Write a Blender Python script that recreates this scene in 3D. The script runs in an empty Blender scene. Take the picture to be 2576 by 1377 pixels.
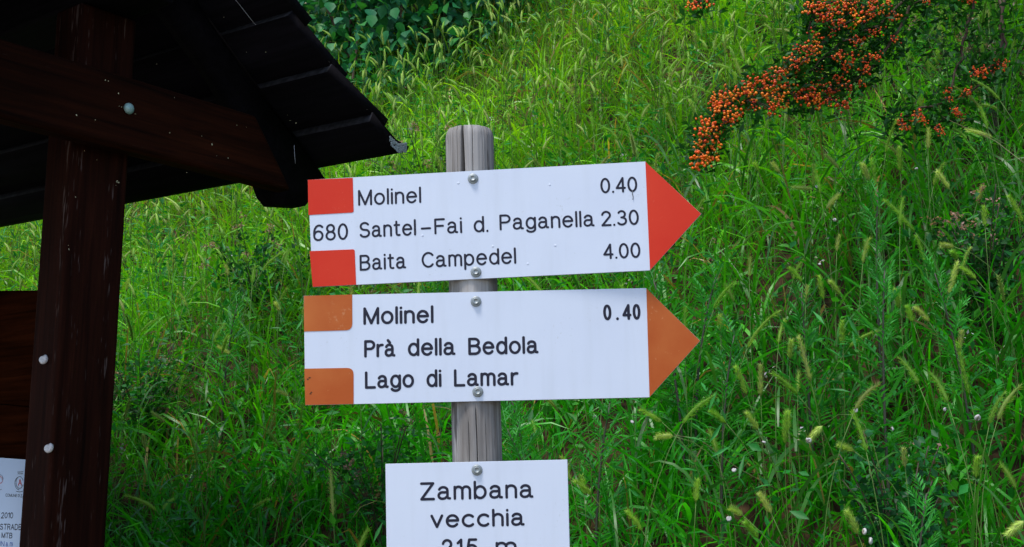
import bpy, math, numpy as np
from mathutils import Matrix, Vector
R = math.radians
rng = np.random.default_rng(7)
SC = bpy.context.scene
COL = SC.collection

# ---------------------------------------------------------------- camera
CAMPOS = np.array([0., 0., 1.6])
PITCH, ROLL, F = R(10.0), R(-1.7), 3200.0          # F in units of a 2576 px wide picture
cd = bpy.data.cameras.new('camera'); cam = bpy.data.objects.new('camera', cd); COL.objects.link(cam)
MW = Matrix.Translation(CAMPOS) @ Matrix.Rotation(R(90) + PITCH, 4, 'X') @ Matrix.Rotation(ROLL, 4, 'Z')
cam.matrix_world = MW
cd.sensor_width = 36; cd.lens = 36 * F / 2576; cd.clip_start = .05; cd.clip_end = 300
SC.camera = cam
# ---------------------------------------------------------------- world and sun (overcast, high soft light)
SUN_EL, SUN_AZ = R(68), R(215)                      # azimuth clockwise from +Y: behind and a little left of the camera
w = bpy.data.worlds.new('World'); SC.world = w; w.use_nodes = True
nt = w.node_tree; nt.nodes.clear()
sky = nt.nodes.new('ShaderNodeTexSky'); sky.sky_type = 'NISHITA'; sky.sun_disc = False
sky.sun_elevation = SUN_EL; sky.sun_rotation = SUN_AZ; sky.air_density = 1.0; sky.dust_density = 1.0; sky.ozone_density = 1.0
bg = nt.nodes.new('ShaderNodeBackground'); bg.inputs[1].default_value = 0.13
wo = nt.nodes.new('ShaderNodeOutputWorld')
nt.links.new(sky.outputs[0], bg.inputs[0]); nt.links.new(bg.outputs[0], wo.inputs[0])
sl = bpy.data.lights.new('sun', 'SUN'); sl.energy = 1.5; sl.angle = R(14); sl.color = (1, .97, .92)
so = bpy.data.objects.new('sun', sl); COL.objects.link(so)
sd = Vector((math.sin(SUN_AZ) * math.cos(SUN_EL), math.cos(SUN_AZ) * math.cos(SUN_EL), math.sin(SUN_EL)))
so.rotation_euler = sd.to_track_quat('Z', 'Y').to_euler(); so.location = (-2, -4, 9)
SC.view_settings.view_transform = 'Standard'; SC.view_settings.look = 'None'
SC.view_settings.gamma = 1; SC.view_settings.exposure = 1.12; SC.view_settings.use_curve_mapping = False
SC.render.engine = 'CYCLES'
SC.cycles.max_bounces = 6; SC.cycles.diffuse_bounces = 3; SC.cycles.transmission_bounces = 4; SC.cycles.transparent_max_bounces = 8

# ---------------------------------------------------------------- measuring helpers
M3 = np.array(MW.to_3x3())
def ray(px, py):
    d = M3 @ np.array([(px - 1288.) / F, -(py - 688.5) / F, -1.]); return d
def project(P):
    q = (np.asarray(P, float) - CAMPOS) @ M3
    z = np.minimum(q[..., 2], -1e-6)
    return 1288 + F * q[..., 0] / -z, 688.5 - F * q[..., 1] / -z, -q[..., 2]

def wob(x, y):
    return (.05 * np.sin(1.3 * x + .7 * y + 1.) + .035 * np.sin(2.9 * y - 1.7 * x) + .02 * np.sin(5.1 * x + 4.3 * y + 2)
            + .012 * np.sin(11 * x - 8 * y))
def hill(x, y):
    s = y + .6 * x
    t = np.clip((s - 1.7) / .72, 0, 1)
    low = 1.157 * t * t * (3 - 2 * t)
    up = 1.55 + .74 * (s - 2.95)
    z = np.where(s > 2.42, up, low)
    return z + wob(x, y) * np.clip((s - 2.0) / 1.2, 0, 1)
def hit(px, py, h=0.0):
    """point where the sight line reaches height h above the slope"""
    d = ray(px, py); d = d / math.hypot(d[0], d[1])
    t = 1.2
    while t < 40:
        p = CAMPOS + d * t
        if p[2] < hill(p[0], p[1]) + h: break
        t += .02
    return CAMPOS + d * t

# ---------------------------------------------------------------- object helpers
def tag(o, label=None, cat=None, group=None, kind=None):
    if label: o['label'] = label
    if cat: o['category'] = cat
    if group: o['group'] = group
    if kind: o['kind'] = kind
    return o
def empty(name, loc, label, cat, group=None, mat=None):
    o = bpy.data.objects.new(name, None); COL.objects.link(o); o.empty_display_size = .1
    if mat is not None: o.matrix_world = mat
    else: o.location = loc
    return tag(o, label, cat, group)
def link(name, me, parent=None, loc=None):
    o = bpy.data.objects.new(name, me); COL.objects.link(o)
    if parent: o.parent = parent
    if loc is not None: o.location = loc
    return o

class Geo:
    """collects quads and triangles as arrays, with a colour per corner point"""
    def __init__(s): s.V = []; s.Q = []; s.T = []; s.C = []; s.n = 0
    def add(s, V, Q=None, T=None, C=(1, 1, 1)):
        V = np.asarray(V, float).reshape(-1, 3)
        C = np.asarray(C, float)
        if C.ndim == 1: C = np.tile(C, (len(V), 1))
        if Q is not None and len(Q): s.Q.append(np.asarray(Q, int).reshape(-1, 4) + s.n)
        if T is not None and len(T): s.T.append(np.asarray(T, int).reshape(-1, 3) + s.n)
        s.V.append(V); s.C.append(C); s.n += len(V)
    def mesh(s, name, mat, smooth=False, xf=None):
        V = np.concatenate(s.V); C = np.concatenate(s.C)
        if xf is not None: V = V - xf
        Q = np.concatenate(s.Q) if s.Q else np.zeros((0, 4), int)
        T = np.concatenate(s.T) if s.T else np.zeros((0, 3), int)
        me = bpy.data.meshes.new(name)
        me.vertices.add(len(V)); me.vertices.foreach_set('co', V.astype(np.float32).ravel())
        me.loops.add(Q.size + T.size)
        me.loops.foreach_set('vertex_index', np.concatenate([Q.ravel(), T.ravel()]).astype(np.int32))
        me.polygons.add(len(Q) + len(T))
        tot = np.concatenate([np.full(len(Q), 4), np.full(len(T), 3)])
        me.polygons.foreach_set('loop_start', np.concatenate([[0], np.cumsum(tot)[:-1]]).astype(np.int32))
        me.polygons.foreach_set('loop_total', tot.astype(np.int32))
        if smooth: me.polygons.foreach_set('use_smooth', np.ones(len(tot), bool))
        at = me.color_attributes.new('tint', 'FLOAT_COLOR', 'POINT')
        at.data.foreach_set('color', np.concatenate([C, np.ones((len(C), 1))], 1).astype(np.float32).ravel())
        me.materials.append(mat); me.update(); me.validate()
        return me

def box(g, x0, x1, y0, y1, z0, z1, C=(1, 1, 1)):
    V = [(x, y, z) for x in (x0, x1) for y in (y0, y1) for z in (z0, z1)]
    g.add(V, [(0, 1, 3, 2), (4, 6, 7, 5), (0, 4, 5, 1), (2, 3, 7, 6), (0, 2, 6, 4), (1, 5, 7, 3)], C=C)
def extrude_profile(g, pts, axis0, axis1, lo, hi, up):
    """closed polygon pts (2d) in axes (axis0, axis1), extruded along the axis 'up' from lo to hi"""
    n = len(pts); V = []
    for h in (lo, hi):
        for p in pts:
            v = [0, 0, 0]; v[axis0] = p[0]; v[axis1] = p[1]; v[up] = h; V.append(v)
    Q = [(i, (i + 1) % n, n + (i + 1) % n, n + i) for i in range(n)]
    T = [(0, i + 1, i) for i in range(1, n - 1)] + [(n, n + i, n + i + 1) for i in range(1, n - 1)]
    g.add(V, Q, T)
def tube(g, P, rad, k=6, C=(1, 1, 1), cap=True):
    P = np.asarray(P, float); n = len(P); rad = np.broadcast_to(rad, (n,))
    T = np.gradient(P, axis=0); T /= np.linalg.norm(T, axis=1)[:, None] + 1e-12
    a = np.array([0, 0, 1.]) if abs(T[0, 2]) < .9 else np.array([1., 0, 0])
    U = np.cross(T, a); U /= np.linalg.norm(U, axis=1)[:, None] + 1e-12
    W = np.cross(T, U)
    th = np.arange(k) * 2 * math.pi / k
    V = P[:, None] + rad[:, None, None] * (np.cos(th)[None, :, None] * U[:, None] + np.sin(th)[None, :, None] * W[:, None])
    i = np.arange(n - 1)[:, None] * k; j = np.arange(k)[None]
    Q = np.stack([i + j, i + (j + 1) % k, i + k + (j + 1) % k, i + k + j], -1).reshape(-1, 4)
    g.add(V.reshape(-1, 3), Q, C=C)
    if cap:
        c = np.array([(0, i + 1, i) for i in range(1, k - 1)]); 
        g.T.append(c + g.n - n * k); g.T.append(c[:, ::-1] + g.n - k)

# ---------------------------------------------------------------- materials
def mat(name):
    m = bpy.data.materials.new(name); m.use_nodes = True
    t = m.node_tree; b = t.nodes['Principled BSDF']
    return m, t, b
def N(t, kind, **kw):
    n = t.nodes.new(kind)
    for k, v in kw.items(): setattr(n, k, v)
    return n
def plain(name, col, rough=.5, spec=.5, metal=0, noise=None):
    m, t, b = mat(name)
    b.inputs['Base Color'].default_value = (*col, 1); b.inputs['Roughness'].default_value = rough
    b.inputs['Specular IOR Level'].default_value = spec; b.inputs['Metallic'].default_value = metal
    if noise:
        sc, c2, lo, hi = noise
        tc = N(t, 'ShaderNodeTexCoord'); nz = N(t, 'ShaderNodeTexNoise'); nz.inputs['Scale'].default_value = sc; nz.inputs['Detail'].default_value = 6
        rp = N(t, 'ShaderNodeValToRGB'); rp.color_ramp.elements[0].position = lo; rp.color_ramp.elements[1].position = hi
        rp.color_ramp.elements[0].color = (*col, 1); rp.color_ramp.elements[1].color = (*c2, 1)
        t.links.new(tc.outputs['Object'], nz.inputs['Vector']); t.links.new(nz.outputs['Fac'], rp.inputs[0]); t.links.new(rp.outputs[0], b.inputs['Base Color'])
    return m
def leafmat(name, trans=.35, rough=.42, spec=.5, hue=(1, 1, 1)):
    m, t, b = mat(name)
    at = N(t, 'ShaderNodeAttribute', attribute_name='tint')
    tc = N(t, 'ShaderNodeTexCoord'); nz = N(t, 'ShaderNodeTexNoise'); nz.inputs['Scale'].default_value = 60; nz.inputs['Detail'].default_value = 3
    mr = N(t, 'ShaderNodeMapRange'); mr.inputs['To Min'].default_value = .72; mr.inputs['To Max'].default_value = 1.25
    mx = N(t, 'ShaderNodeMix', data_type='RGBA', blend_type='MULTIPLY'); mx.inputs[0].default_value = 1
    t.links.new(tc.outputs['Object'], nz.inputs['Vector']); t.links.new(nz.outputs['Fac'], mr.inputs['Value'])
    cb = N(t, 'ShaderNodeCombineColor')
    for i in range(3): t.links.new(mr.outputs[0], cb.inputs[i])
    t.links.new(at.outputs['Color'], mx.inputs[6]); t.links.new(cb.outputs[0], mx.inputs[7])
    t.links.new(mx.outputs[2], b.inputs['Base Color'])
    b.inputs['Roughness'].default_value = rough; b.inputs['Specular IOR Level'].default_value = spec
    tr = N(t, 'ShaderNodeBsdfTranslucent')
    m2 = N(t, 'ShaderNodeMix', data_type='RGBA', blend_type='MULTIPLY'); m2.inputs[0].default_value = 1; m2.inputs[7].default_value = (1.25, 1.35, .6, 1)
    t.links.new(mx.outputs[2], m2.inputs[6]); t.links.new(m2.outputs[2], tr.inputs[0])
    ms = N(t, 'ShaderNodeMixShader'); ms.inputs[0].default_value = trans
    out = t.nodes['Material Output']
    t.links.new(b.outputs[0], ms.inputs[1]); t.links.new(tr.outputs[0], ms.inputs[2]); t.links.new(ms.outputs[0], out.inputs[0])
    return m
def wood(name, c1, c2, axis, scale=1., streak=None, rough=.6, bump=.3, spec=.4):
    """grain stretched along axis (0,1,2) in object coordinates"""
    m, t, b = mat(name)
    tc = N(t, 'ShaderNodeTexCoord'); mp = N(t, 'ShaderNodeMapping')
    s = [70 * scale] * 3; s[axis] = 3.0 * scale; mp.inputs['Scale'].default_value = s
    nz = N(t, 'ShaderNodeTexNoise'); nz.inputs['Scale'].default_value = 1.0; nz.inputs['Detail'].default_value = 8; nz.inputs['Roughness'].default_value = .65; nz.inputs['Distortion'].default_value = .6
    rp = N(t, 'ShaderNodeValToRGB'); e = rp.color_ramp.elements
    e[0].position = .32; e[1].position = .7; e[0].color = (*c1, 1); e[1].color = (*c2, 1)
    t.links.new(tc.outputs['Object'], mp.inputs[0]); t.links.new(mp.outputs[0], nz.inputs['Vector']); t.links.new(nz.outputs['Fac'], rp.inputs[0])
    n2 = N(t, 'ShaderNodeTexNoise'); n2.inputs['Scale'].default_value = 5; n2.inputs['Detail'].default_value = 4
    m2 = N(t, 'ShaderNodeMapping'); s2 = [2.2] * 3; s2[axis] = .5; m2.inputs['Scale'].default_value = s2
    t.links.new(tc.outputs['Object'], m2.inputs[0]); t.links.new(m2.outputs[0], n2.inputs['Vector'])
    mr = N(t, 'ShaderNodeMapRange'); mr.inputs['From Min'].default_value = .3; mr.inputs['From Max'].default_value = .7; mr.inputs['To Min'].default_value = .6; mr.inputs['To Max'].default_value = 1.3
    t.links.new(n2.outputs['Fac'], mr.inputs['Value'])
    cb = N(t, 'ShaderNodeCombineColor')
    for i in range(3): t.links.new(mr.outputs[0], cb.inputs[i])
    mx = N(t, 'ShaderNodeMix', data_type='RGBA', blend_type='MULTIPLY'); mx.inputs[0].default_value = 1
    t.links.new(rp.outputs[0], mx.inputs[6]); t.links.new(cb.outputs[0], mx.inputs[7])
    last = mx.outputs[2]
    if streak:                                     # short pale weathered flecks along the grain
        col, thr = streak
        m3 = N(t, 'ShaderNodeMapping'); s3 = [230 * scale] * 3; s3[axis] = 22 * scale; m3.inputs['Scale'].default_value = s3
        n3 = N(t, 'ShaderNodeTexNoise'); n3.inputs['Scale'].default_value = 1; n3.inputs['Detail'].default_value = 2
        m4 = N(t, 'ShaderNodeMapping'); s4 = [22] * 3; s4[axis] = 1.2; m4.inputs['Scale'].default_value = s4
        n4 = N(t, 'ShaderNodeTexNoise'); n4.inputs['Scale'].default_value = 1; n4.inputs['Detail'].default_value = 3
        t.links.new(tc.outputs['Object'], m3.inputs[0]); t.links.new(m3.outputs[0], n3.inputs['Vector'])
        t.links.new(tc.outputs['Object'], m4.inputs[0]); t.links.new(m4.outputs[0], n4.inputs['Vector'])
        ad = N(t, 'ShaderNodeMath', operation='ADD'); t.links.new(n3.outputs['Fac'], ad.inputs[0]); t.links.new(n4.outputs['Fac'], ad.inputs[1])
        r3 = N(t, 'ShaderNodeMapRange'); r3.inputs['From Min'].default_value = thr; r3.inputs['From Max'].default_value = thr + .12; r3.inputs['To Max'].default_value = .8
        t.links.new(ad.outputs[0], r3.inputs['Value'])
        m5 = N(t, 'ShaderNodeMix', data_type='RGBA'); t.links.new(r3.outputs[0], m5.inputs[0]); t.links.new(last, m5.inputs[6]); m5.inputs[7].default_value = (*col, 1)
        last = m5.outputs[2]
    t.links.new(last, b.inputs['Base Color'])
    bp = N(t, 'ShaderNodeBump'); bp.inputs['Strength'].default_value = bump; bp.inputs['Distance'].default_value = .002
    t.links.new(nz.outputs['Fac'], bp.inputs['Height']); t.links.new(bp.outputs[0], b.inputs['Normal'])
    b.inputs['Roughness'].default_value = rough; b.inputs['Specular IOR Level'].default_value = spec
    return m

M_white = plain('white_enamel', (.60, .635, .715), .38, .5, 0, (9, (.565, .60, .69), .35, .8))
def drips(m):
    t = m.node_tree; b = t.nodes['Principled BSDF']; src = b.inputs['Base Color'].links[0].from_socket
    tc = N(t, 'ShaderNodeTexCoord'); mp = N(t, 'ShaderNodeMapping'); mp.inputs['Scale'].default_value = (55, 55, 5)
    nz = N(t, 'ShaderNodeTexNoise'); nz.inputs['Scale'].default_value = 1; nz.inputs['Detail'].default_value = 5
    t.links.new(tc.outputs['Object'], mp.inputs[0]); t.links.new(mp.outputs[0], nz.inputs['Vector'])
    mr = N(t, 'ShaderNodeMapRange'); mr.inputs['From Min'].default_value = .50; mr.inputs['From Max'].default_value = .78; mr.inputs['To Max'].default_value = .15
    t.links.new(nz.outputs['Fac'], mr.inputs['Value'])
    mx = N(t, 'ShaderNodeMix', data_type='RGBA'); t.links.new(mr.outputs[0], mx.inputs[0]); t.links.new(src, mx.inputs[6]); mx.inputs[7].default_value = (.40, .42, .43, 1)
    t.links.new(mx.outputs[2], b.inputs['Base Color'])
def chips(m, col, sc=260, thr=.70):
    t = m.node_tree; b = t.nodes['Principled BSDF']; src = b.inputs['Base Color'].links[0].from_socket
    tc = N(t, 'ShaderNodeTexCoord'); nz = N(t, 'ShaderNodeTexNoise'); nz.inputs['Scale'].default_value = sc; nz.inputs['Detail'].default_value = 5; nz.inputs['Roughness'].default_value = .7
    n2 = N(t, 'ShaderNodeTexNoise'); n2.inputs['Scale'].default_value = 14; ad = N(t, 'ShaderNodeMath', operation='MULTIPLY_ADD'); ad.inputs[1].default_value = .35
    t.links.new(tc.outputs['Object'], nz.inputs['Vector']); t.links.new(tc.outputs['Object'], n2.inputs['Vector'])
    t.links.new(n2.outputs['Fac'], ad.inputs[0]); t.links.new(nz.outputs['Fac'], ad.inputs[2])
    mr = N(t, 'ShaderNodeMapRange'); mr.inputs['From Min'].default_value = thr + .12; mr.inputs['From Max'].default_value = thr + .2; mr.inputs['To Max'].default_value = .75
    t.links.new(ad.outputs[0], mr.inputs['Value'])
    mx = N(t, 'ShaderNodeMix', data_type='RGBA'); t.links.new(mr.outputs[0], mx.inputs[0]); t.links.new(src, mx.inputs[6]); mx.inputs[7].default_value = (*col, 1)
    t.links.new(mx.outputs[2], b.inputs['Base Color'])
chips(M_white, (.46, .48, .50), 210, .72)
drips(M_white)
M_edge = plain('board_edge', (.30, .31, .30), .6)
M_ink = plain('black_engraving', (.010, .009, .022), .5, .3)
M_red = plain('red_paint', (.56, .020, .003), .5, .25, 0, (7, (.62, .038, .009), .4, .8))
M_orange = plain('faded_orange_paint', (.40, .075, .008), .55, .25, 0, (11, (.50, .14, .028), .42, .8))
chips(M_red, (.60, .12, .08), 240, .74); chips(M_orange, (.52, .20, .08), 150, .70)
M_steel = plain('zinc_bolt', (.30, .32, .31), .52, .5, .8, (60, (.28, .3, .3), .35, .7))
M_cap = plain('greenish_bolt_cap', (.20, .33, .30), .42, .5, .2, (90, (.30, .42, .38), .4, .7))
M_paper = plain('white_paper', (.55, .60, .68), .6)
M_inkblue = plain('blue_print', (.02, .06, .30), .6)
M_inkgrey = plain('grey_print', (.10, .11, .12), .6)
M_inkred = plain('red_print', (.55, .04, .03), .6)
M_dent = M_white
M_rust = plain('dirt_stain', (.10, .035, .012), .8, .2)
M_beam = wood('stained_wood_across', (.0045, .0012, .0004), (.025, .0058, .0019), 0, 1, ((.04, .026, .022), 1.30), .8, .3, .04)
M_postK = wood('stained_wood_upright', (.006, .0016, .0009), (.025, .0064, .0032), 2, 1, ((.09, .062, .055), 1.18), .8, .3, .04)
M_panel = wood('stained_wood_lengthwise', (.004, .0011, .0005), (.028, .0065, .002), 1, .8, None, .85, .3, .0)
M_roof = wood('black_stained_roof_wood', (.0015, .0011, .0015), (.0055, .0042, .0058), 1, 1, None, .85, .3, .06)
M_edge_light = plain('weathered_edge_light_band', (.006, .0055, .007), .8, .2, 0, (60, (.020, .019, .023), .4, .7))  # raw dusty board edges, greyed further to paint in the lit step bands
M_lichen = plain('lichened_wood', (.02, .022, .024), .9, .2, 0, (170, (.42, .46, .44), .46, .56))
M_speck = plain('dry_speck', (.75, .70, .45), .8, .2)
M_web = plain('cobweb', (.45, .45, .48), .6)
M_grass = leafmat('grass_blade', .42, .36, .42)
M_weed = leafmat('weed_leaf', .35, .5, .3)
M_bush = leafmat('bush_leaf', .28, .5, .3)
M_head = leafmat('seed_head', .45, .6, .2)
M_stalk = leafmat('stalk', .1, .5, .4)
M_berry, t_, b_ = mat('orange_berry')
at_ = N(t_, 'ShaderNodeAttribute', attribute_name='tint'); t_.links.new(at_.outputs['Color'], b_.inputs['Base Color'])
b_.inputs['Roughness'].default_value = .3; b_.inputs['Specular IOR Level'].default_value = .35
M_shell = plain('white_shell', (.50, .47, .46), .45, .4, 0, (220, (.30, .26, .23), .5, .7))
M_snail = plain('snail_body', (.22, .19, .14), .5)
M_bark = plain('thin_bark', (.055, .035, .024), .8, .2, 0, (40, (.11, .075, .05), .4, .7))
M_soil = plain('dark_soil', (.022, .013, .007), .95, .1, 0, (24, (.085, .050, .024), .42, .72))
M_gravel = plain('gravel_path', (.20, .18, .15), .9, .2, 0, (90, (.34, .32, .28), .35, .7))

# ---------------------------------------------------------------- the setting: slope and path
def build_ground():
    xs = np.concatenate([np.linspace(-40, -9, 32), np.linspace(-8.5, 8.5, 150), np.linspace(9, 40, 32)])
    ys = np.concatenate([np.linspace(-20, -.5, 12), np.linspace(0, 14, 170), np.linspace(15, 60, 46)])
    X, Y = np.meshgrid(xs, ys); Z = hill(X, Y)
    near = (np.abs(X) < 9) & (Y < 15) & (Y + .6 * X > 2)
    Z = Z + near * .012 * np.sin(X * 23 + Y * 9) * np.sin(Y * 19 - X * 7)
    nx, ny = len(xs), len(ys)
    i = np.arange(ny - 1)[:, None] * nx; j = np.arange(nx - 1)[None]
    Q = np.stack([i + j, i + j + 1, i + nx + j + 1, i + nx + j], -1).reshape(-1, 4)
    g = Geo(); g.add(np.stack([X, Y, Z], -1).reshape(-1, 3), Q)
    o = link('hillside_ground', g.mesh('hillside_ground', M_soil, True)); tag(o, 'dark soil of the steep meadow slope showing between the grass', kind='structure')
    g = Geo(); g.add([(-12, -6, .004 + 0), (3.2, -6, .004), (3.2 - 1.0, -.1, .004), (-3, 3.2, .004), (-12, 8.4, .004)], None, [(0, 1, 2), (0, 2, 3), (0, 3, 4)])
    o = link('gravel_path', g.mesh('gravel_path', M_gravel)); tag(o, 'pale gravel path at the foot of the slope', kind='structure')
build_ground()

# ---------------------------------------------------------------- meadow
SHRUB = np.array([2.55, 3.55])                      # where the firethorn stands, right of the picture
BUSH_C = np.array([-1.05, 8.1])
def in_view(P, mx=260, my=200):
    u, v, d = project(P)
    return (d > .3) & (u > -mx) & (u < 2576 + mx) & (v > -my) & (v < 1377 + my)
def scatter(n, ylo=1.2, yhi=13, xlo=-5, xhi=5.5, smin=1.95):
    x = rng.uniform(xlo, xhi, n); y = rng.uniform(ylo, yhi, n)
    s = y + .6 * x
    k = (s > smin)
    x, y = x[k], y[k]; z = hill(x, y)
    P = np.stack([x, y, z], 1)
    a = in_view(P + [0, 0, .0]) | in_view(P + [0, 0, .45])
    # nothing grows inside the kiosk or the sign post
    a &= np.hypot(x + .05, y - 1.78) > .07
    return P[a]
def zone_tint(P):
    """real colour of the sward: paler yellow-green setaria high on the open slope, lusher green low down"""
    u = P[:, 1] + .25 * P[:, 0]
    f = np.clip((u - 3.1) / 2.0, 0, 1) * np.clip(1.25 - .3 * np.maximum(P[:, 0], 0), .3, 1)
    patch = .5 + .5 * np.sin(1.9 * P[:, 0] + 2.3 * P[:, 1]) * np.sin(2.7 * P[:, 0] - 1.6 * P[:, 1] + 1)
    return f, patch
def grass_colors(P, n):
    f, patch = zone_tint(P)
    lush = np.array([.044, .40, .003]); dark = np.array([.018, .235, .006]); pale = np.array([.235, .470, .014])
    r = rng.random((n, 1))
    c = lush * r + dark * (1 - r)
    c = c * (1 - .75 * f[:, None]) + pale * (.75 * f[:, None])
    c = c * (.75 + .5 * patch[:, None])
    yel = rng.random(n) < (.035 + .05 * f)
    c[yel] = np.array([.26, .20, .045]) * rng.uniform(.6, 1.2, (yel.sum(), 1))
    brt = rng.random(n) < .16
    c[brt] = c[brt] * np.array([1.9, 1.45, 1.2])
    return c
def blades(g, P, az, L, Wd, th0, bend, C, S=5):
    n = len(P); t = np.linspace(0, 1, S + 1)
    ang = th0[:, None] + bend[:, None] * t[None] ** 1.6
    ds = L[:, None] / S
    hx = np.cumsum(np.concatenate([np.zeros((n, 1)), np.sin((ang[:, 1:] + ang[:, :-1]) / 2) * ds], 1), 1)
    hz = np.cumsum(np.concatenate([np.zeros((n, 1)), np.cos((ang[:, 1:] + ang[:, :-1]) / 2) * ds], 1), 1)
    D = np.stack([np.cos(az), np.sin(az), np.zeros(n)], 1)
    ctr = P[:, None] + hx[..., None] * D[:, None] + hz[..., None] * np.array([0, 0, 1.])
    tw = rng.uniform(-.9, .9, n)[:, None] + t[None] * rng.uniform(-1.3, 1.3, n)[:, None]
    side = np.stack([-np.sin(az), np.cos(az), np.zeros(n)], 1)
    nor = np.cos(ang)[..., None] * D[:, None] - np.sin(ang)[..., None] * np.array([0, 0, 1.])
    wv = np.cos(tw)[..., None] * side[:, None] + np.sin(tw)[..., None] * nor
    prof = np.interp(t, [0, .25, .6, .85, 1], [.55, 1, .85, .45, .04])
    half = Wd[:, None, None] * prof[None, :, None] / 2
    V = np.stack([ctr - wv * half, ctr + wv * half], 2)             # n,S+1,2,3
    base = (np.arange(n) * (S + 1) * 2)[:, None, None] + (np.arange(S) * 2)[None, :, None]
    Q = base + np.array([0, 1, 3, 2])[None, None]
    g.add(V.reshape(-1, 3), Q.reshape(-1, 4), C=np.repeat(C, (S + 1) * 2, 0))
def leaflets(g, P, D, Nn, L, W, C):
    """folded kite leaves"""
    D = D / np.linalg.norm(D, axis=1)[:, None]
    S = np.cross(D, Nn); S /= np.linalg.norm(S, axis=1)[:, None] + 1e-9
    U = np.cross(S, D)
    L = L[:, None]; W = W[:, None]
    V = np.stack([P, P + D * L * .45 + S * W / 2 + U * W * .14, P + D * L - U * L * .08, P + D * L * .45 - S * W / 2 + U * W * .14], 1)
    Q = np.arange(len(P))[:, None] * 4 + np.array([[0, 1, 2, 3]])
    T = np.concatenate([Q[:, [0, 1, 2]], Q[:, [0, 2, 3]]])
    g.add(V.reshape(-1, 3), None, T, C=np.repeat(C, 4, 0))
def rdir(n, up=.3):
    d = rng.normal(size=(n, 3)); d /= np.linalg.norm(d, axis=1)[:, None]; d[:, 2] = np.abs(d[:, 2]) * .8 + up - .3
    return d / np.linalg.norm(d, axis=1)[:, None]

def build_grass():
    g = Geo()
    area_pts = 23000
    T = scatter(area_pts)
    dist = np.linalg.norm(T - CAMPOS, axis=1)
    # thin bare patches
    pn = np.sin(3.1 * T[:, 0] + 1.2) * np.sin(2.6 * T[:, 1] - .8 * T[:, 0])
    T = T[rng.random(len(T)) > np.clip(pn - .75, 0, .25) * 1.6]
    nb = 12
    P = np.repeat(T, nb, 0); n = len(P)
    P = P + np.concatenate([rng.normal(0, .035, (n, 2)), np.zeros((n, 1))], 1); P[:, 2] = hill(P[:, 0], P[:, 1]) - .01
    tall = np.repeat(rng.uniform(.7, 1.25, len(T)), nb)
    L = rng.uniform(.12, .31, n) * tall
    W = rng.uniform(.0025, .0085, n) * np.clip(L / .25, .6, 1.3)
    az = rng.uniform(0, 2 * math.pi, n)
    blades(g, P, az, L, W, rng.uniform(.0, .6, n), rng.uniform(.2, 2.5, n), grass_colors(P, n), 4)
    # low dense understorey
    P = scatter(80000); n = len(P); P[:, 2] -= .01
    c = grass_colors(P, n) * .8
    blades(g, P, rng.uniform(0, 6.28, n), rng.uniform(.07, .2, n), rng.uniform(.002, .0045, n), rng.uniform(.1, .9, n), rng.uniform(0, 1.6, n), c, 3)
    # broad arching blades in looser tufts
    T = scatter(4600); k = 5; P = np.repeat(T, k, 0); n = len(P)
    P = P + np.concatenate([rng.normal(0, .02, (n, 2)), np.zeros((n, 1))], 1); P[:, 2] = hill(P[:, 0], P[:, 1]) - .01
    c = grass_colors(P, n) * rng.uniform(.85, 1.35, (n, 1))
    blades(g, P, rng.uniform(0, 6.28, n), rng.uniform(.22, .40, n), rng.uniform(.006, .011, n), rng.uniform(.05, .5, n), rng.uniform(1.0, 2.8, n), c, 7)
    # dry litter stalks
    P = scatter(5000); n = len(P)
    c = np.array([.20, .13, .06]) * rng.uniform(.4, 1.2, (n, 1))
    blades(g, P + [0, 0, .02], rng.uniform(0, 6.28, n), rng.uniform(.1, .3, n), rng.uniform(.001, .0022, n), rng.uniform(.4, 1.5, n), rng.uniform(-.3, .5, n), c, 3)
    o = link('meadow_grass', g.mesh('meadow_grass', M_grass)); tag(o, 'dense green meadow grass covering the steep slope behind the signs', 'grass', kind='stuff')

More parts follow.
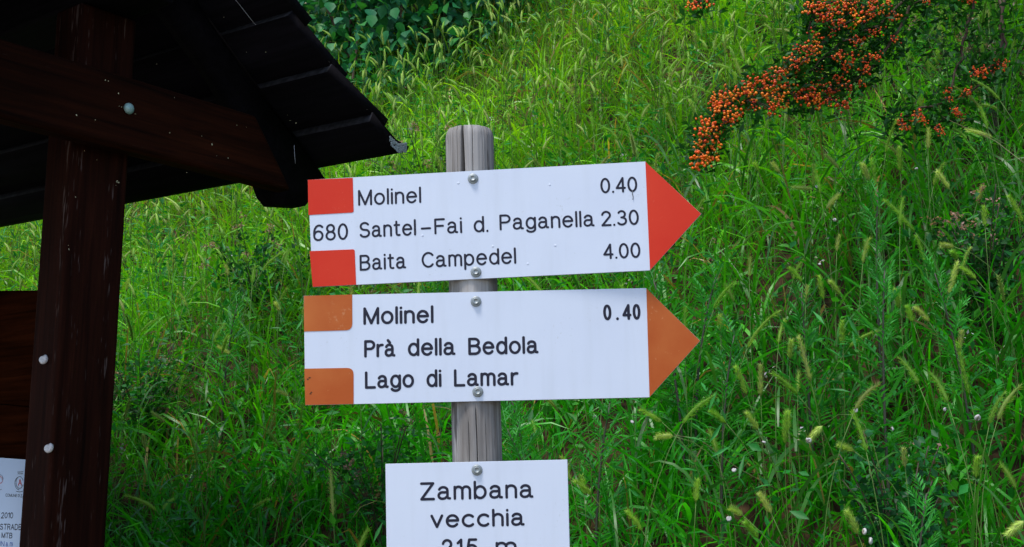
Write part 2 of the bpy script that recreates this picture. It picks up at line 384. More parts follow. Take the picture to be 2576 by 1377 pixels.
def weed_sprigs(g, roots, hlo, hhi, nleaf, llo, lhi, wr, cols, spread=.05):
    n = len(roots); H = rng.uniform(hlo, hhi, n)
    lean = rng.normal(0, .16, (n, 2))
    k = nleaf
    t = np.tile(np.linspace(.25, 1, k), n).reshape(n, k) + rng.uniform(-.04, .04, (n, k))
    B = roots[:, None] + np.stack([lean[:, None, 0] * t * H[:, None], lean[:, None, 1] * t * H[:, None], t * H[:, None]], -1)
    B = B.reshape(-1, 3); m = len(B)
    B = B + rng.normal(0, spread * .25, (m, 3))
    D = rdir(m, .25); Nn = rdir(m, .9)
    L = rng.uniform(llo, lhi, m); C = np.repeat(cols, k, 0) * rng.uniform(.7, 1.35, (m, 1))
    leaflets(g, B, D, Nn, L, L * wr, C)
def build_weeds():
    g = Geo()
    P = scatter(9000); n = len(P)
    pn = np.sin(1.7 * P[:, 0] + 2.2) * np.sin(1.9 * P[:, 1] + .8)
    P = P[rng.random(n) < .25 + .6 * (pn > .1)]; n = len(P)
    base = np.where(rng.random((n, 1)) < .5, np.array([[.018, .19, .025]]), np.array([[.045, .25, .015]]))
    weed_sprigs(g, P, .14, .40, 16, .018, .042, .42, base)
    # narrow feathery mugwort foliage
    P = scatter(2200); n = len(P)
    weed_sprigs(g, P, .2, .46, 30, .025, .055, .16, np.tile([[.035, .24, .04]], (n, 1)), .12)
    # a darker ground layer of tiny clover-like leaves
    P = scatter(5000); n = len(P)
    weed_sprigs(g, P, .05, .2, 10, .010, .022, .8, np.tile([[.016, .17, .008]], (n, 1)), .1)
    o = link('meadow_weeds', g.mesh('meadow_weeds', M_weed)); tag(o, 'mixed leafy weeds growing through the meadow grass', 'weeds', kind='stuff')
    g = Geo()                                       # faint pale and brownish flower heads
    P = scatter(900); n = len(P); P[:, 2] += rng.uniform(.2, .42, n)
    cc = np.where(rng.random((n, 1)) < .45, np.array([[.55, .52, .55]]), np.array([[.30, .17, .12]]))
    for q in range(5):
        leaflets(g, P + rng.normal(0, .006, (n, 3)), rdir(n, .5), rdir(n, .9), rng.uniform(.005, .011, n), rng.uniform(.004, .008, n), cc * rng.uniform(.6, 1.2, (n, 1)))
    o = link('tiny_meadow_flowers', g.mesh('tiny_meadow_flowers', M_weed)); tag(o, 'tiny pale and withered flower heads sprinkled through the meadow', 'flowers', kind='stuff')
build_grass(); build_weeds()

# ---------------------------------------------------------------- foxtail grasses
def bez(P0, P1, P2, n):
    t = np.linspace(0, 1, n)[:, None]
    return (1 - t) ** 2 * P0 + 2 * t * (1 - t) * P1 + t * t * P2
def head_geo(g, base, d, droop, L, r, nb, C, k=6, seg=9):
    """bristly spike: a lumpy core and nb fine bristles along a curved axis"""
    base = np.asarray(base, float); d = np.asarray(d, float); d = d / np.linalg.norm(d)
    t = np.linspace(0, 1, seg)
    ax = base + d * L * t[:, None] + np.array(droop) * L * (t ** 2)[:, None]
    rad = r * np.interp(t, [0, .08, .3, .7, 1], [.25, .8, 1, .85, .18]) * rng.uniform(.85, 1.12, seg)
    tube(g, ax, rad, k, C)
    if nb:
        tt = rng.uniform(.02, 1, nb)
        c = np.stack([np.interp(tt, t, ax[:, i]) for i in range(3)], 1); rr = np.interp(tt, t, rad)
        T = np.gradient(ax, axis=0); T /= np.linalg.norm(T, axis=1)[:, None]
        td = np.stack([np.interp(tt, t, T[:, i]) for i in range(3)], 1)
        o = np.cross(td, rng.normal(size=(nb, 3))); o /= np.linalg.norm(o, axis=1)[:, None]
        s = np.cross(o, td)
        b0 = c + o * rr[:, None] * .7
        tip = b0 + (o * .75 + td * .8) * rng.uniform(.006, .0115, nb)[:, None]
        wv = s * .0005
        V = np.stack([b0 - wv, b0 + wv, tip], 1)
        g.add(V.reshape(-1, 3), None, np.arange(nb * 3).reshape(-1, 3), np.asarray(C) * 1.35)
    return ax
HEADC = [np.array(c) for c in ((.25, .41, .06), (.30, .41, .09), (.19, .37, .045), (.36, .42, .13), (.18, .33, .05))]
def fox_parts(root, base, d, droop, L, r, nb, C, leafy=True):
    """stem, head and leaves as three Geos in coordinates relative to the root"""
    root = np.asarray(root, float); base = np.asarray(base, float) - root; d = np.asarray(d, float); d = d / np.linalg.norm(d)
    gs, gh, gl = Geo(), Geo(), Geo()
    H = np.linalg.norm(base)
    tube(gs, bez(np.zeros(3), base - d * H * .45, base, 9), np.linspace(.0013, .0007, 9), 4, (.10, .19, .03))
    head_geo(gh, base, d, droop, L, r, nb, C)
    n = 2; p = np.array([base * f * np.array([.6, .6, 1]) for f in (.35, .6)])
    c = np.array([[.03, .15, .012], [.05, .19, .02]])
    blades(gl, p, rng.uniform(0, 6.28, n), rng.uniform(.14, .24, n), rng.uniform(.005, .009, n), rng.uniform(.2, .6, n), rng.uniform(.8, 2.2, n), c, 6)
    return gs, gh, gl
GRP = 'foxtail grasses growing across the meadow slope'
def zone_name(u, v):
    if u < 1000: return 'on the slope between the kiosk post and the signs' if v > 700 else 'on the slope under the kiosk roof'
    if v < 420 and u < 1700: return 'on the bright slope above the signs'
    if v < 420: return 'behind the orange berry branches'
    if u < 1765: return 'between or below the trail signs'
    if v < 760: return 'right of the red arrow tip'
    if v < 1050: return 'right of the orange arrow tip'
    return 'along the bottom right of the meadow'
def pose_word(du, dv):
    a = math.degrees(math.atan2(-dv, du))
    if 75 < a < 105: return 'upright'
    if 105 <= a < 150: return 'leaning left'
    if 30 < a <= 75: return 'leaning right'
    if a >= 150 or a < -100: return 'bowed left'
    return 'drooping right'
HERO = []
A = lambda zx, zy: (1989.9 + zx * .3284, 361.8 + zy * .3284)
B = lambda zx, zy: (1718.5 + zx * .333, zy * .333)
Cc = lambda zx, zy: (1447 + zx * .4743, 723.6 + zy * .4743)
for f_, l_ in ((A, [(170, 330, 175, 160), (370, 190, 270, 60), (600, 290, 545, 145), (840, 220, 828, 30), (165, 350, 5, 320, 1), (950, 680, 720, 380),
                    (270, 500, 365, 365), (1210, 1150, 1260, 910, 1), (1420, 1040, 1310, 920), (250, 1200, 215, 1010), (375, 1160, 300, 1040),
                    (1215, 350, 1110, 200, 1), (1780, 600, 1670, 370), (1250, 790, 1145, 770), (85, 1060, 0, 930), (830, 1260, 790, 1120),
                    (1430, 440, 1460, 330), (935, 1370, 900, 1240), (1060, 1370, 960, 1230), (1275, 890, 1230, 820)]),
               (B, [(2340, 1040, 2130, 960, 1), (1150, 660, 1075, 500, 1), (1640, 1290, 1630, 1110), (1380, 1340, 1350, 1230), (1730, 1010, 1710, 890),
                    (1850, 1130, 1860, 960), (730, 1310, 680, 1215), (570, 1300, 540, 1220), (2270, 450, 2255, 330), (1925, 490, 1915, 390)]),
               (Cc, [(770, 230, 765, 150), (910, 570, 850, 400), (985, 580, 980, 410), (1180, 570, 1040, 430), (1250, 500, 1190, 250), (1420, 310, 1410, 180),
                     (1140, 380, 1140, 280), (520, 790, 430, 780, 1), (800, 720, 720, 640), (460, 715, 350, 630), (1310, 735, 1240, 800, 1), (1480, 870, 1400, 820),
                     (640, 1140, 650, 1020), (85, 1100, 0, 1010), (970, 760, 910, 650), (1115, 830, 1115, 660), (2090, 570, 2030, 280), (2125, 1010, 2125, 900),
                     (2380, 1240, 2300, 1300, 1), (1500, 1310, 1445, 1170), (890, 1210, 830, 1160), (970, 1330, 900, 1230), (355, 1290, 280, 1170), (1040, 1200, 985, 1080)])):
    for q in l_: HERO.append((*f_(q[0], q[1]), *f_(q[2], q[3]), len(q) > 4))
# a few on the left of the signs
z4 = lambda zx, zy: (271 + zx * .6318, 506.5 + zy * .6318)
for q in [(400, 1040, 405, 935), (230, 880, 180, 835), (490, 610, 440, 570), (720, 775, 680, 750), (470, 135, 425, 120), (150, 990, 145, 930), (560, 250, 540, 210), (75, 360, 80, 310), (685, 440, 668, 400)]:
    HERO.append((*z4(q[0], q[1]), *z4(q[2], q[3]), False))
HERO.append((735 + 0, 1195 - 10, 762, 1105, False)); HERO.append((838, 1300, 830, 1180, False))
ORD = ['first', 'second', 'third', 'fourth', 'fifth', 'sixth', 'seventh', 'eighth', 'ninth', 'tenth', 'eleventh', 'twelfth', 'thirteenth', 'fourteenth', 'fifteenth', 'sixteenth', 'seventeenth', 'eighteenth', 'nineteenth', 'twentieth', 'twenty-first', 'twenty-second', 'twenty-third', 'twenty-fourth']
NAMED = []
MARKS = [('post top', 1180, 318), ('red arrow tip', 1764, 538), ('orange arrow tip', 1761, 858), ('upper sign top right corner', 1623, 406), ('upper sign top left corner', 774, 453),
         ('roof eave tip', 1000, 380), ('kiosk post', 300, 700), ('lower end of the kiosk post', 290, 1250), ('lowest berry cluster', 1775, 395), ('middle of the berry branch', 1960, 250), ('berry mass', 2130, 60),
         ('top right corner of the picture', 2576, 0), ('bottom right corner of the picture', 2576, 1377), ('right picture edge', 2576, 700), ('isolated berry clusters', 2290, 310),
         ('tall mugwort', 2195, 800), ('dark bushy weed', 2250, 1150), ('weed with withered pink flowers', 2460, 540), ('place name sign top right corner', 1430, 1157),
         ('place name sign top left corner', 970, 1167), ('lower left corner of the orange sign', 768, 1020), ('lower right corner of the orange sign', 1634, 1000),
         ('red squares', 775, 640), ('broadleaf bush', 1000, 200), ('top picture edge', 1500, 0), ('left picture edge', 0, 640), ('small berry cluster at the top edge', 1755, 15),
         ('snail on the bent blade', 2460, 1052), ('pair of snails at the bottom edge', 2185, 1350), ('bottom edge below the orange arrow', 1650, 1377), ('dark weed by the kiosk post', 400, 950), ('middle of the bright slope', 1450, 230)]
def name_foxtails():
    keys = {}
    for t in NAMED:
        e, u0, v0, u1, v1, pale = t
        d = [math.hypot(u1 - m[1], (v1 - m[2]) * 1.3) for m in MARKS]; m = MARKS[int(np.argmin(d))]; dx, dy = u1 - m[1], v1 - m[2]
        far = 'well ' if min(d) > 190 else ''
        rel = ('right of' if dx > 0 else 'left of') if abs(dx) > abs(dy) else ('below' if dy > 0 else 'above')
        keys.setdefault(((pale or 'green'), pose_word(u1 - u0, v1 - v0), far + rel, m[0]), []).append(t)
    for k, L in keys.items():
        L.sort(key=lambda t: t[3])
        for i, t in enumerate(L):
            core = f'{k[0]} foxtail {k[1]} {k[2]} the {k[3]}' if len(k[3].split()) < 8 else f'{k[0]} foxtail {k[1]} {k[2]} {k[3]}'
            if len(L) > 1:
                o = 'leftmost' if i == 0 else 'rightmost' if i == len(L) - 1 else ORD[min(i, 23)] + ' from left'
                core = f'{o}: ' + core
            if len(core.split()) > 16: core = core.replace('green ', '').replace(' from left', '').replace('well ', '')
            t[0]['label'] = core
def build_foxtails():
    info = []
    for (bx, by, tx, ty, pale) in HERO:
        h = .40
        b = hit(bx, by, h)
        d = ray(tx, ty); dep = (b - CAMPOS) @ (-M3[:, 2]); tip = CAMPOS + d * dep / (d @ (-M3[:, 2]))
        tip = tip + np.array([0, rng.uniform(-.01, .01), 0])
        v = tip - b; L = np.linalg.norm(v)
        if L > .115: L = .115
        dd = v / np.linalg.norm(v)
        root = np.array([b[0] - dd[0] * .10 + rng.normal(0, .02), b[1] + rng.normal(0, .03), 0]); root[2] = hill(root[0], root[1])
        info.append([zone_name(tx, ty), pose_word(tx - bx, ty - by), bx, pale, root, b, dd, L])
    for (z, pose, bx, pale, root, b, dd, L) in info:
        C = HEADC[3] * 1.3 if pale else HEADC[rng.integers(0, 4)]
        gs, gh, gl = fox_parts(root, b, dd, (0, 0, -.12 if abs(dd[0]) > .3 else -.03), L, .0036 if not pale else .0042, 330, C)
        e = empty('foxtail', root, None, 'foxtail', GRP)
        link('stem', gs.mesh('stem', M_stalk), e); link('seed_head', gh.mesh('seed_head', M_head), e); link('leaf', gl.mesh('leaf', M_grass), e)
        u0, v0, _ = project(b); u1, v1, _ = project(b + dd * L)
        NAMED.append((e, float(u0), float(v0), float(u1), float(v1), 'pale' if pale else ''))
    # the crowd: variants shared between plants
    P = scatter(26000, smin=2.2)
    f, patch = zone_tint(P)
    dist = np.linalg.norm(P - CAMPOS, axis=1)
    u = project(P + [0, 0, .4])[0]
    keep = rng.random(len(P)) < np.where(u < 1000, .12 + .5 * f, .22 + .75 * f)
    P = P[keep]; dist = dist[keep]
    P = P[np.argsort(dist)]
    vis = in_view(P + [0, 0, .42], 20, 20)
    near = P[vis][:300 - len(HERO)]; far = np.concatenate([P[vis][300 - len(HERO):], P[~vis]])
    VAR = []; AXV = []
    for i in range(16):
        d = np.array([rng.normal(0, .35), rng.normal(0, .25), 1.]); b = np.array([d[0] * .12, d[1] * .1, rng.uniform(.34, .5)])
        gs, gh, gl = fox_parts((0, 0, 0), b, d, (d[0] * .5, d[1] * .4, -.15), rng.uniform(.04, .09), rng.uniform(.0028, .0040), 200, HEADC[i % 5] * rng.uniform(.8, 1.2))
        AXV.append((tuple(b), tuple(b + d * .06 + np.array((d[0] * .5, d[1] * .4, -.15)) * .06)))
        VAR.append((gs.mesh('stem', M_stalk), gh.mesh('seed_head', M_head), gl.mesh('leaf', M_grass)))
    for p in near:
        uu, vv, _ = project(p + [0, 0, .43])
        vi = rng.integers(0, 16); v = VAR[vi]
        e = empty('foxtail', p, None, 'foxtail', GRP)
        e.rotation_euler = (0, 0, rng.uniform(0, 6.28)); s = rng.uniform(.8, 1.15); e.scale = (s, s, s)
        link('stem', v[0], e); link('seed_head', v[1], e); link('leaf', v[2], e)
        rz = Matrix.Rotation(e.rotation_euler.z, 3, 'Z'); q0 = p + np.array(rz @ Vector(AXV[vi][0])) * s; q1 = p + np.array(rz @ Vector(AXV[vi][1])) * s
        u0, v0, _ = project(q0); u1, v1, _ = project(q1); NAMED.append((e, float(u0), float(v0), float(u1), float(v1), ''))
    gh = Geo(); gs = Geo()
    for p in far:
        d = np.array([rng.normal(0, .24), rng.normal(0, .2), 1.]); b = p + np.array([d[0] * .1, d[1] * .1, rng.uniform(.3, .48)])
        c = (HEADC[rng.integers(0, 5)] * .8 + np.array([.12, .16, .04])) * rng.uniform(.75, 1.35)
        head_geo(gh, b, d, (d[0] * .9, d[1] * .6, -.12), rng.uniform(.04, .07), .0048, 26, c, 4, 5)
        tube(gs, np.array([p, b - d / np.linalg.norm(d) * .1, b]), .0011, 3, (.10, .18, .03), False)
    gh.V += gs.V; gh.C += gs.C; gh.Q += [q + gh.n for q in gs.Q]; gh.n += gs.n
    o = link('distant_foxtails', gh.mesh('distant_foxtails', M_head)); tag(o, 'mass of yellowish foxtail seed heads farther up the slope', 'foxtail grass', kind='stuff')
build_foxtails(); name_foxtails()

# ---------------------------------------------------------------- distinct weeds on the slope
def mugwort(root, H, lean, label, nl=26, scale=1., dark=1.):
    e = empty('mugwort_plant', root, label, 'wild plant', None)
    gs, gl = Geo(), Geo()
    top = np.array([lean[0] * H, lean[1] * H, H])
    ax = bez(np.zeros(3), np.array([0, 0, H * .6]), top, 12); tube(gs, ax, np.linspace(.004, .0015, 12) * scale, 5, (.05, .05, .03))
    link('stem', gs.mesh('stem', M_stalk), e)
    for i in range(nl):
        t = .25 + .75 * i / nl; p = np.array([np.interp(t * 11, range(12), ax[:, c]) for c in range(3)])
        az = i * 2.4; Ll = (.085 - .05 * (t - .25)) * scale * rng.uniform(.85, 1.2)
        el = .25 + .9 * t
        d = np.array([math.cos(az) * math.cos(el), math.sin(az) * math.cos(el), math.sin(el)])
        s = np.cross(d, [0, 0, 1.]); s /= np.linalg.norm(s)
        m = 9; tt = np.array([.35, .35, .55, .55, .72, .72, .88, .88, .8]); sg = np.array([1, -1, 1, -1, 1, -1, 1, -1, 0])
        P = p + d * Ll * tt[:, None]; P[-1] = p + d * Ll * .1
        D = d + s * sg[:, None] * .85; D[-1] = d
        Ls = Ll * np.array([.5, .5, .48, .48, .4, .4, .3, .3, 1.]); Wl = Ls * .2; Wl[-1] = Ll * .07
        leaflets(gl, P, D, np.tile([0, 0, 1.], (m, 1)) + rng.normal(0, .25, (m, 3)), Ls, Wl, np.tile(np.array([.040, .26, .035]) * dark * rng.uniform(.8, 1.3), (m, 1)))
    link('foliage', gl.mesh('foliage', M_weed), e)
def leafy_weed(root, H, Rr, n, label, col, flowers=0, lf=(.014, .026)):
    e = empty('leafy_weed', root, label, 'wild plant', None)
    gs, gl = Geo(), Geo()
    for i in range(14):
        a = rng.uniform(0, 6.28); r = rng.uniform(.2, 1) * Rr
        tip = np.array([math.cos(a) * r, math.sin(a) * r, H * rng.uniform(.6, 1)])
        ax = bez(np.zeros(3), np.array([tip[0] * .2, tip[1] * .2, tip[2] * .6]), tip, 8); tube(gs, ax, .0013, 4, (.07, .05, .03))
        m = n // 14; t = rng.uniform(.3, 1, m)
        P = np.stack([np.interp(t * 7, range(8), ax[:, c]) for c in range(3)], 1) + rng.normal(0, .02, (m, 3))
        L = rng.uniform(*lf, m)
        leaflets(gl, P, rdir(m, .3), rdir(m, .9), L, L * .6, np.array(col) * rng.uniform(.6, 1.5, (m, 1)))
        if i < flowers:
            gf = Geo()
            for q in range(3):
                fp = tip + rng.normal(0, .012, 3); m = 14
                leaflets(gf, fp + rng.normal(0, .005, (m, 3)), rdir(m, .5), rdir(m, .9), rng.uniform(.005, .01, m), rng.uniform(.004, .007, m), np.array([.34, .19, .15]) * rng.uniform(.5, 1.7, (m, 1)))
            link('flower_head', gf.mesh('flower_head', M_weed), e)
    link('stem', gs.mesh('stem', M_stalk), e); link('foliage', gl.mesh('foliage', M_weed), e)
def root_at(px, py, h):
    p = hit(px, py, h); p = np.array([p[0], p[1], 0.]); p[2] = hill(p[0], p[1]); return p
for (px, py, h, lean, lab, dk) in [
    (2195, 740, .5, (.05, 0), 'tall mugwort with dark stem standing right of the orange arrow tip', 1.0),
    (2185, 560, .46, (.05, 0), 'mugwort with narrow pale green leaflets right of the red arrow tip', 1.1),
    (1700, 740, .45, (-.1, 0), 'mugwort tuft with feathery leaves just behind the red arrow tip', .9),
    (1790, 900, .45, (.1, 0), 'mugwort tuft just right of the orange arrow tip', .9),
    (1730, 760, .4, (.15, 0), 'feathery mugwort in the gap between the two arrow tips', .9),
    (1480, 1060, .42, (.1, 0), 'grey green mugwort under the right end of the orange tipped sign', 1.1),
    (1340, 1060, .4, (-.1, 0), 'mugwort beside the post just right of it and above the place name sign', 1.1),
    (1380, 1110, .4, (-.2, 0), 'low mugwort above the top right corner of the place name sign', 1.1),
    (2265, 1330, .4, (.1, 0), 'bright green mugwort rosette near the bottom edge right of centre', 1.3),
    (2020, 790, .42, (0, 0), 'bushy mugwort among foxtails left of the tall dark stemmed one', .9),
    (2420, 780, .42, (-.1, 0), 'mugwort in front of the bare brown patch at right', 1.),
    (560, 800, .4, (.1, 0), 'mugwort halfway between the kiosk post and the orange tipped sign', 1.)]:
    mugwort(root_at(px, py, h), h + rng.uniform(.02, .08), lean, lab, 28, 1.0, dk)
leafy_weed(root_at(2250, 1150, .32), .36, .13, 760, 'dark bushy weed with tiny leaves near the bottom right', (.014, .11, .025))
leafy_weed(root_at(2460, 540, .32), .36, .16, 700, 'dark leafy weed with withered pinkish flower heads near the right edge', (.016, .085, .018), 10)
leafy_weed(root_at(2490, 90, .35), .42, .22, 700, 'pale stalky weed with brown flower heads in the top right corner', (.04, .12, .03), 12)
leafy_weed(root_at(360, 900, .3), .36, .2, 700, 'dark leafy weed patch beside the kiosk post', (.020, .13, .02), 5)
leafy_weed(root_at(960, 1060, .32), .34, .22, 600, 'leafy weed under the left end of the orange tipped sign', (.022, .15, .02), 4)
leafy_weed(root_at(640, 620, .3), .34, .25, 700, 'low weed with small pale flowers behind the red tipped sign, left of it', (.016, .09, .02), 8)
leafy_weed(root_at(1080, 375, .3), .34, .25, 500, 'sparse weed with many small withered flowers left of the post top', (.03, .12, .02), 12)

# thin withered stalks crossing the picture on the right
def stalk(name, pts, label, h=.42, rad=.0011, col=(.16, .15, .06)):
    P = np.array([hit(x, y, h + dh) for x, y, dh in pts]); c = P[0].copy()
    if len(P) > 2:
        t = np.linspace(0, len(P) - 1, 14); P = np.stack([np.interp(t, range(len(P)), P[:, i]) for i in range(3)], 1)
    g = Geo(); tube(g, P - c, np.linspace(rad, rad * .5, len(P)), 4, col)
    o = link(name, g.mesh(name, M_stalk), None, c); tag(o, label, 'stalk')
stalk('grass_stalk', [(2575, 410, 0), (2500, 352, .02), (2380, 300, .0), (2230, 200, .0)], 'long bare stalk leading to the pale foxtail at right')
stalk('grass_stalk', [(2150, 410, -.25), (2160, 370, -.1), (2130, 260, .0), (2110, 225, .0)], 'thin stalk rising through the berry branch')
stalk('grass_stalk', [(1960, 1235, -.2), (1850, 1175, -.1), (1760, 1105, .0), (1695, 1095, .02)], 'slanting stalk below the orange arrow carrying a drooping golden head')
stalk('grass_stalk', [(2320, 165, 0), (2260, 190, 0), (2170, 200, 0)], 'pale twig crossing the top right weeds')

# ---------------------------------------------------------------- snails
def shell_mesh():
    g = Geo(); n = 56; t = np.linspace(0, 1, n); a = t * 2 * math.pi * 3.2
    rr = .0012 + .0060 * t ** 1.3; tr = .0009 + .0042 * t ** 1.2
    P = np.stack([rr * np.cos(a), rr * np.sin(a), .004 * (1 - t)], 1)
    tube(g, P, tr, 10)
    return g.mesh('shell', M_shell, True)
SHELL = shell_mesh()
gb = Geo(); tube(gb, np.array([(-.003, -.009, -.003), (.002, -.004, -.004), (.006, .003, -.004), (.008, .008, -.004)]), [.001, .003, .003, .0015], 7); BODY = gb.mesh('body', M_snail, True)
def snail(loc, s, label, rot=None, group='white snails on the meadow plants'):
    e = empty('snail', loc, label, 'snail', group)
    e.rotation_euler = rot if rot else (R(70) + rng.normal(0, .5), rng.normal(0, .5), rng.uniform(0, 6.28)); e.scale = (s, s, s)
    link('shell', SHELL, e); link('body', BODY, e)
for (px, py, s, lab) in [
    (2460, 1052, 1.15, 'white snail on a bent blade near the right edge, lower third'), (2035, 1108, 1.0, 'white snail hanging from the drooping foxtail head at right'),
    (1846, 1183, .8, 'white snail below the orange arrow tip, low in the meadow'), (1497, 1050, .8, 'white snail just under the lower edge of the orange tipped sign'),
    (1590, 1062, .7, 'snail on an upright blade under the point of the orange tipped sign'), (2175, 1338, 1.0, 'white snail near the bottom edge, upper one of the close pair'),
    (2190, 1362, 1.0, 'white snail at the bottom edge, lower one of the close pair'), (1833, 1305, .9, 'white snail on a horizontal blade near the bottom edge'),
    (2152, 1033, .8, 'bluish white snail low right of the tall mugwort'), (2217, 184, .9, 'bright white snail among the berry twigs at top right'),
    (2305, 425, .8, 'white snail in the dark grass right of the berries'), (2055, 470, .8, 'pale snail beside the horizontal foxtail head right of the red arrow'),
    (2376, 1030, .7, 'small snail in the brown patch at right'), (2100, 553, .8, 'bluish snail on a leaf right of the red arrow point'),
    (1922, 1113, .7, 'small white snail left of the drooping foxtail head'), (2245, 1080, .7, 'small pale snail right of the drooping foxtail head')]:
    snail(hit(px, py, .40), s * .5, lab)

# ---------------------------------------------------------------- bush behind, top left
def build_bush():
    e = empty('broadleaf_bush', (-.9, 8.0, float(hill(-.9, 8.0))), 'dark blue green broad leaved bush at the top behind the kiosk roof', 'bush')
    L0 = np.array(e.location)
    outline = [(690, -320), (690, 120), (820, 190), (930, 215), (1010, 190), (1090, 150), (1170, 110), (1250, 70), (1320, -20), (1360, -320)]
    gs = Geo()
    stems = []
    for px in np.linspace(620, 1310, 28):
        yb = np.interp(px, [p[0] for p in outline[1:-1]], [p[1] for p in outline[1:-1]])
        b = hit(px + rng.normal(0, 8), yb + 20, .0); b[2] = hill(b[0], b[1])
        b[:2] += rng.normal(0, .12, 2); b[2] = hill(b[0], b[1])
        top = b + np.array([rng.normal(0, .25), rng.normal(0, .25) + .2, rng.uniform(1.3, 1.9)])
        ax = bez(b, (b + top) / 2 + rng.normal(0, .12, 3), top, 10); stems.append(ax)
        tube(gs, ax - L0, np.linspace(.012, .004, 10) * rng.uniform(.5, 1), 5)
    for ax in stems:
        for k in range(5):
            i = rng.integers(2, 9); p = ax[i]; q = p + rng.normal(0, .2, 3) + [0, 0, .12]
            tube(gs, bez(p, (p + q) / 2 + rng.normal(0, .04, 3), q, 5) - L0, .003, 4)
    link('stem', gs.mesh('stem', M_bark, True), e)
    # leaves: heart-shaped, 6 cm, hanging
    def leaf_verts(n, L):
        prof = [(0, 0, 0), (.12, .30, .03), (.45, .44, .05), (.78, .26, .02), (1, 0, -.06)]
        V = []
        for t, wd, u in prof: V.append((t, wd, u + .06))
        V = [(0, 0, 0), (.15, .34, .07), (.5, .44, .09), (.8, .24, .04), (1.05, 0, -.08), (.8, -.24, .04), (.5, -.44, .09), (.15, -.34, .07), (.5, 0, 0)]
        return np.array(V)
    base = leaf_verts(1, 1); T = [(8, i, i + 1) for i in range(0, 7)] + [(8, 7, 0)]
    me = []
    cols = [(.012, .12, .040), (.018, .16, .050), (.025, .19, .045), (.016, .15, .065), (.04, .23, .04)]
    for c in cols:
        g = Geo(); g.add(base * .062, None, T, np.array(c)); me.append(g.mesh('leaf', M_bush, False))
    P = []
    while len(P) < 6800:
        px = rng.uniform(640, 1350); pyb = np.interp(px, [690, 820, 930, 1010, 1090, 1170, 1250, 1310, 1350], [165, 225, 240, 220, 185, 145, 95, 30, -80])
        py = pyb - rng.random() ** 1.0 * 420 + rng.normal(0, 8)
        b = hit(px, pyb + 15, 0.1); dep = rng.uniform(-.15, 1.0); d = ray(px, py); d = d / math.hypot(d[0], d[1])
        p = CAMPOS + d * (math.hypot(b[0], b[1]) + dep)
        if p[2] > hill(p[0], p[1]) + .05: P.append((dep, px, py, p))
    P.sort(key=lambda q: q[0] + (2 if (q[2] < -40) else 0))
    gl = Geo()
    for i, (dep, px, py, p) in enumerate(P):
        az = rng.uniform(0, 6.28) if rng.random() < .4 else rng.normal(-1.6, .8); el = rng.normal(-.7, .45)
        d = Vector((math.cos(az) * math.cos(el), math.sin(az) * math.cos(el), math.sin(el)))
        q = d.to_track_quat('X', 'Z').to_matrix() @ Matrix.Rotation(rng.normal(0, .5), 3, 'X'); s = rng.uniform(.5, 1.15)
        if i < 300:
            o = link('leaf', me[rng.integers(0, 5)], e, p - L0); o.rotation_euler = q.to_euler(); o.scale = (s, s, s)
        else:
            gl.add((base * .062 * s) @ np.array(q).T + (p - L0), None, T, np.array(cols[rng.integers(0, 5)]) * rng.uniform(.6, 1.1))
    o = link('leaves', gl.mesh('leaves', M_bush), e); o['kind'] = 'stuff'
build_bush()

# ---------------------------------------------------------------- firethorn with orange berries
CLUST = [(110,40),(60,50),(190,10),(930,60),(980,20),(1010,100),(1040,130),(1080,60),(1130,90),(1190,20),(1240,10),(1150,160),(1120,200),(1200,190),(1290,90),(1330,140),(1400,60),(1430,40),(1480,20),(1540,50),(1280,180),(1370,130),(960,260),(1010,300),(900,330),(940,370),(960,350),(870,390),(1020,370),(960,430),(910,470),(870,480),(800,430),(780,500),(880,540),(1130,260),(1200,420),(1160,430),(1440,240),(1500,230),(1590,280),(1620,310),(1570,120),(1600,110),(1350,330),(1300,290),(1480,430),(1430,420),(1370,460),(1370,520),(1390,530),(1230,470),(1270,490),(1290,420),(1030,530),(1010,600),(1160,590),(1190,600),(1230,540),(1350,620),(1240,640),(1250,670),(790,570),(760,600),(640,570),(620,590),(700,570),(740,560),(540,610),(560,650),(500,660),(620,640),(650,690),(600,700),(680,650),(730,680),(770,700),(800,670),(650,720),(540,720),(500,700),(540,790),(500,800),(560,760),(480,690),(430,700),(390,720),(420,750),(370,780),(340,740),(300,760),(260,740),(240,770),(220,820),(260,830),(300,800),(370,830),(320,690),(730,770),(770,790),(650,820),(690,830),(870,710),(920,690),(950,660),(980,700),(1010,730),(940,730),(890,750),(1030,660),(1080,660),(1120,690),(1160,710),(1130,720),(1020,770),(1000,790),(1110,770),(1230,790),(1200,800),(390,870),(310,880),(320,940),(330,920),(200,930),(170,930),(240,940),(210,970),(145,1000),(180,1040),(160,1030),(230,1050),(290,1020),(210,1080),(110,1110),(190,1120),(240,1110),(150,1170),(200,1150),(110,1190),(230,1190),(180,1210),(110,1220),(2010,690),(2010,740),(2150,690),(2100,750),(1650,900),(1660,950),(1640,930),(1690,960),(1780,860),(1800,890),(1810,930),(1760,910),(2050,830),(2080,860),(2110,880),(2060,850),(1920,970),(1940,990),(2190,540),(2220,560),(2250,540),(2290,510),(2340,520),(2410,510),(2440,490),(2380,460),(2270,560),(1820,10),(1840,15),(2110,10),(2160,10),(2190,5),(1060,20),(1120,30),(1000,50),(1100,120),(1180,60),(1240,60),(1060,90),(1280,30),(1340,30),(1450,90),(1500,80)]
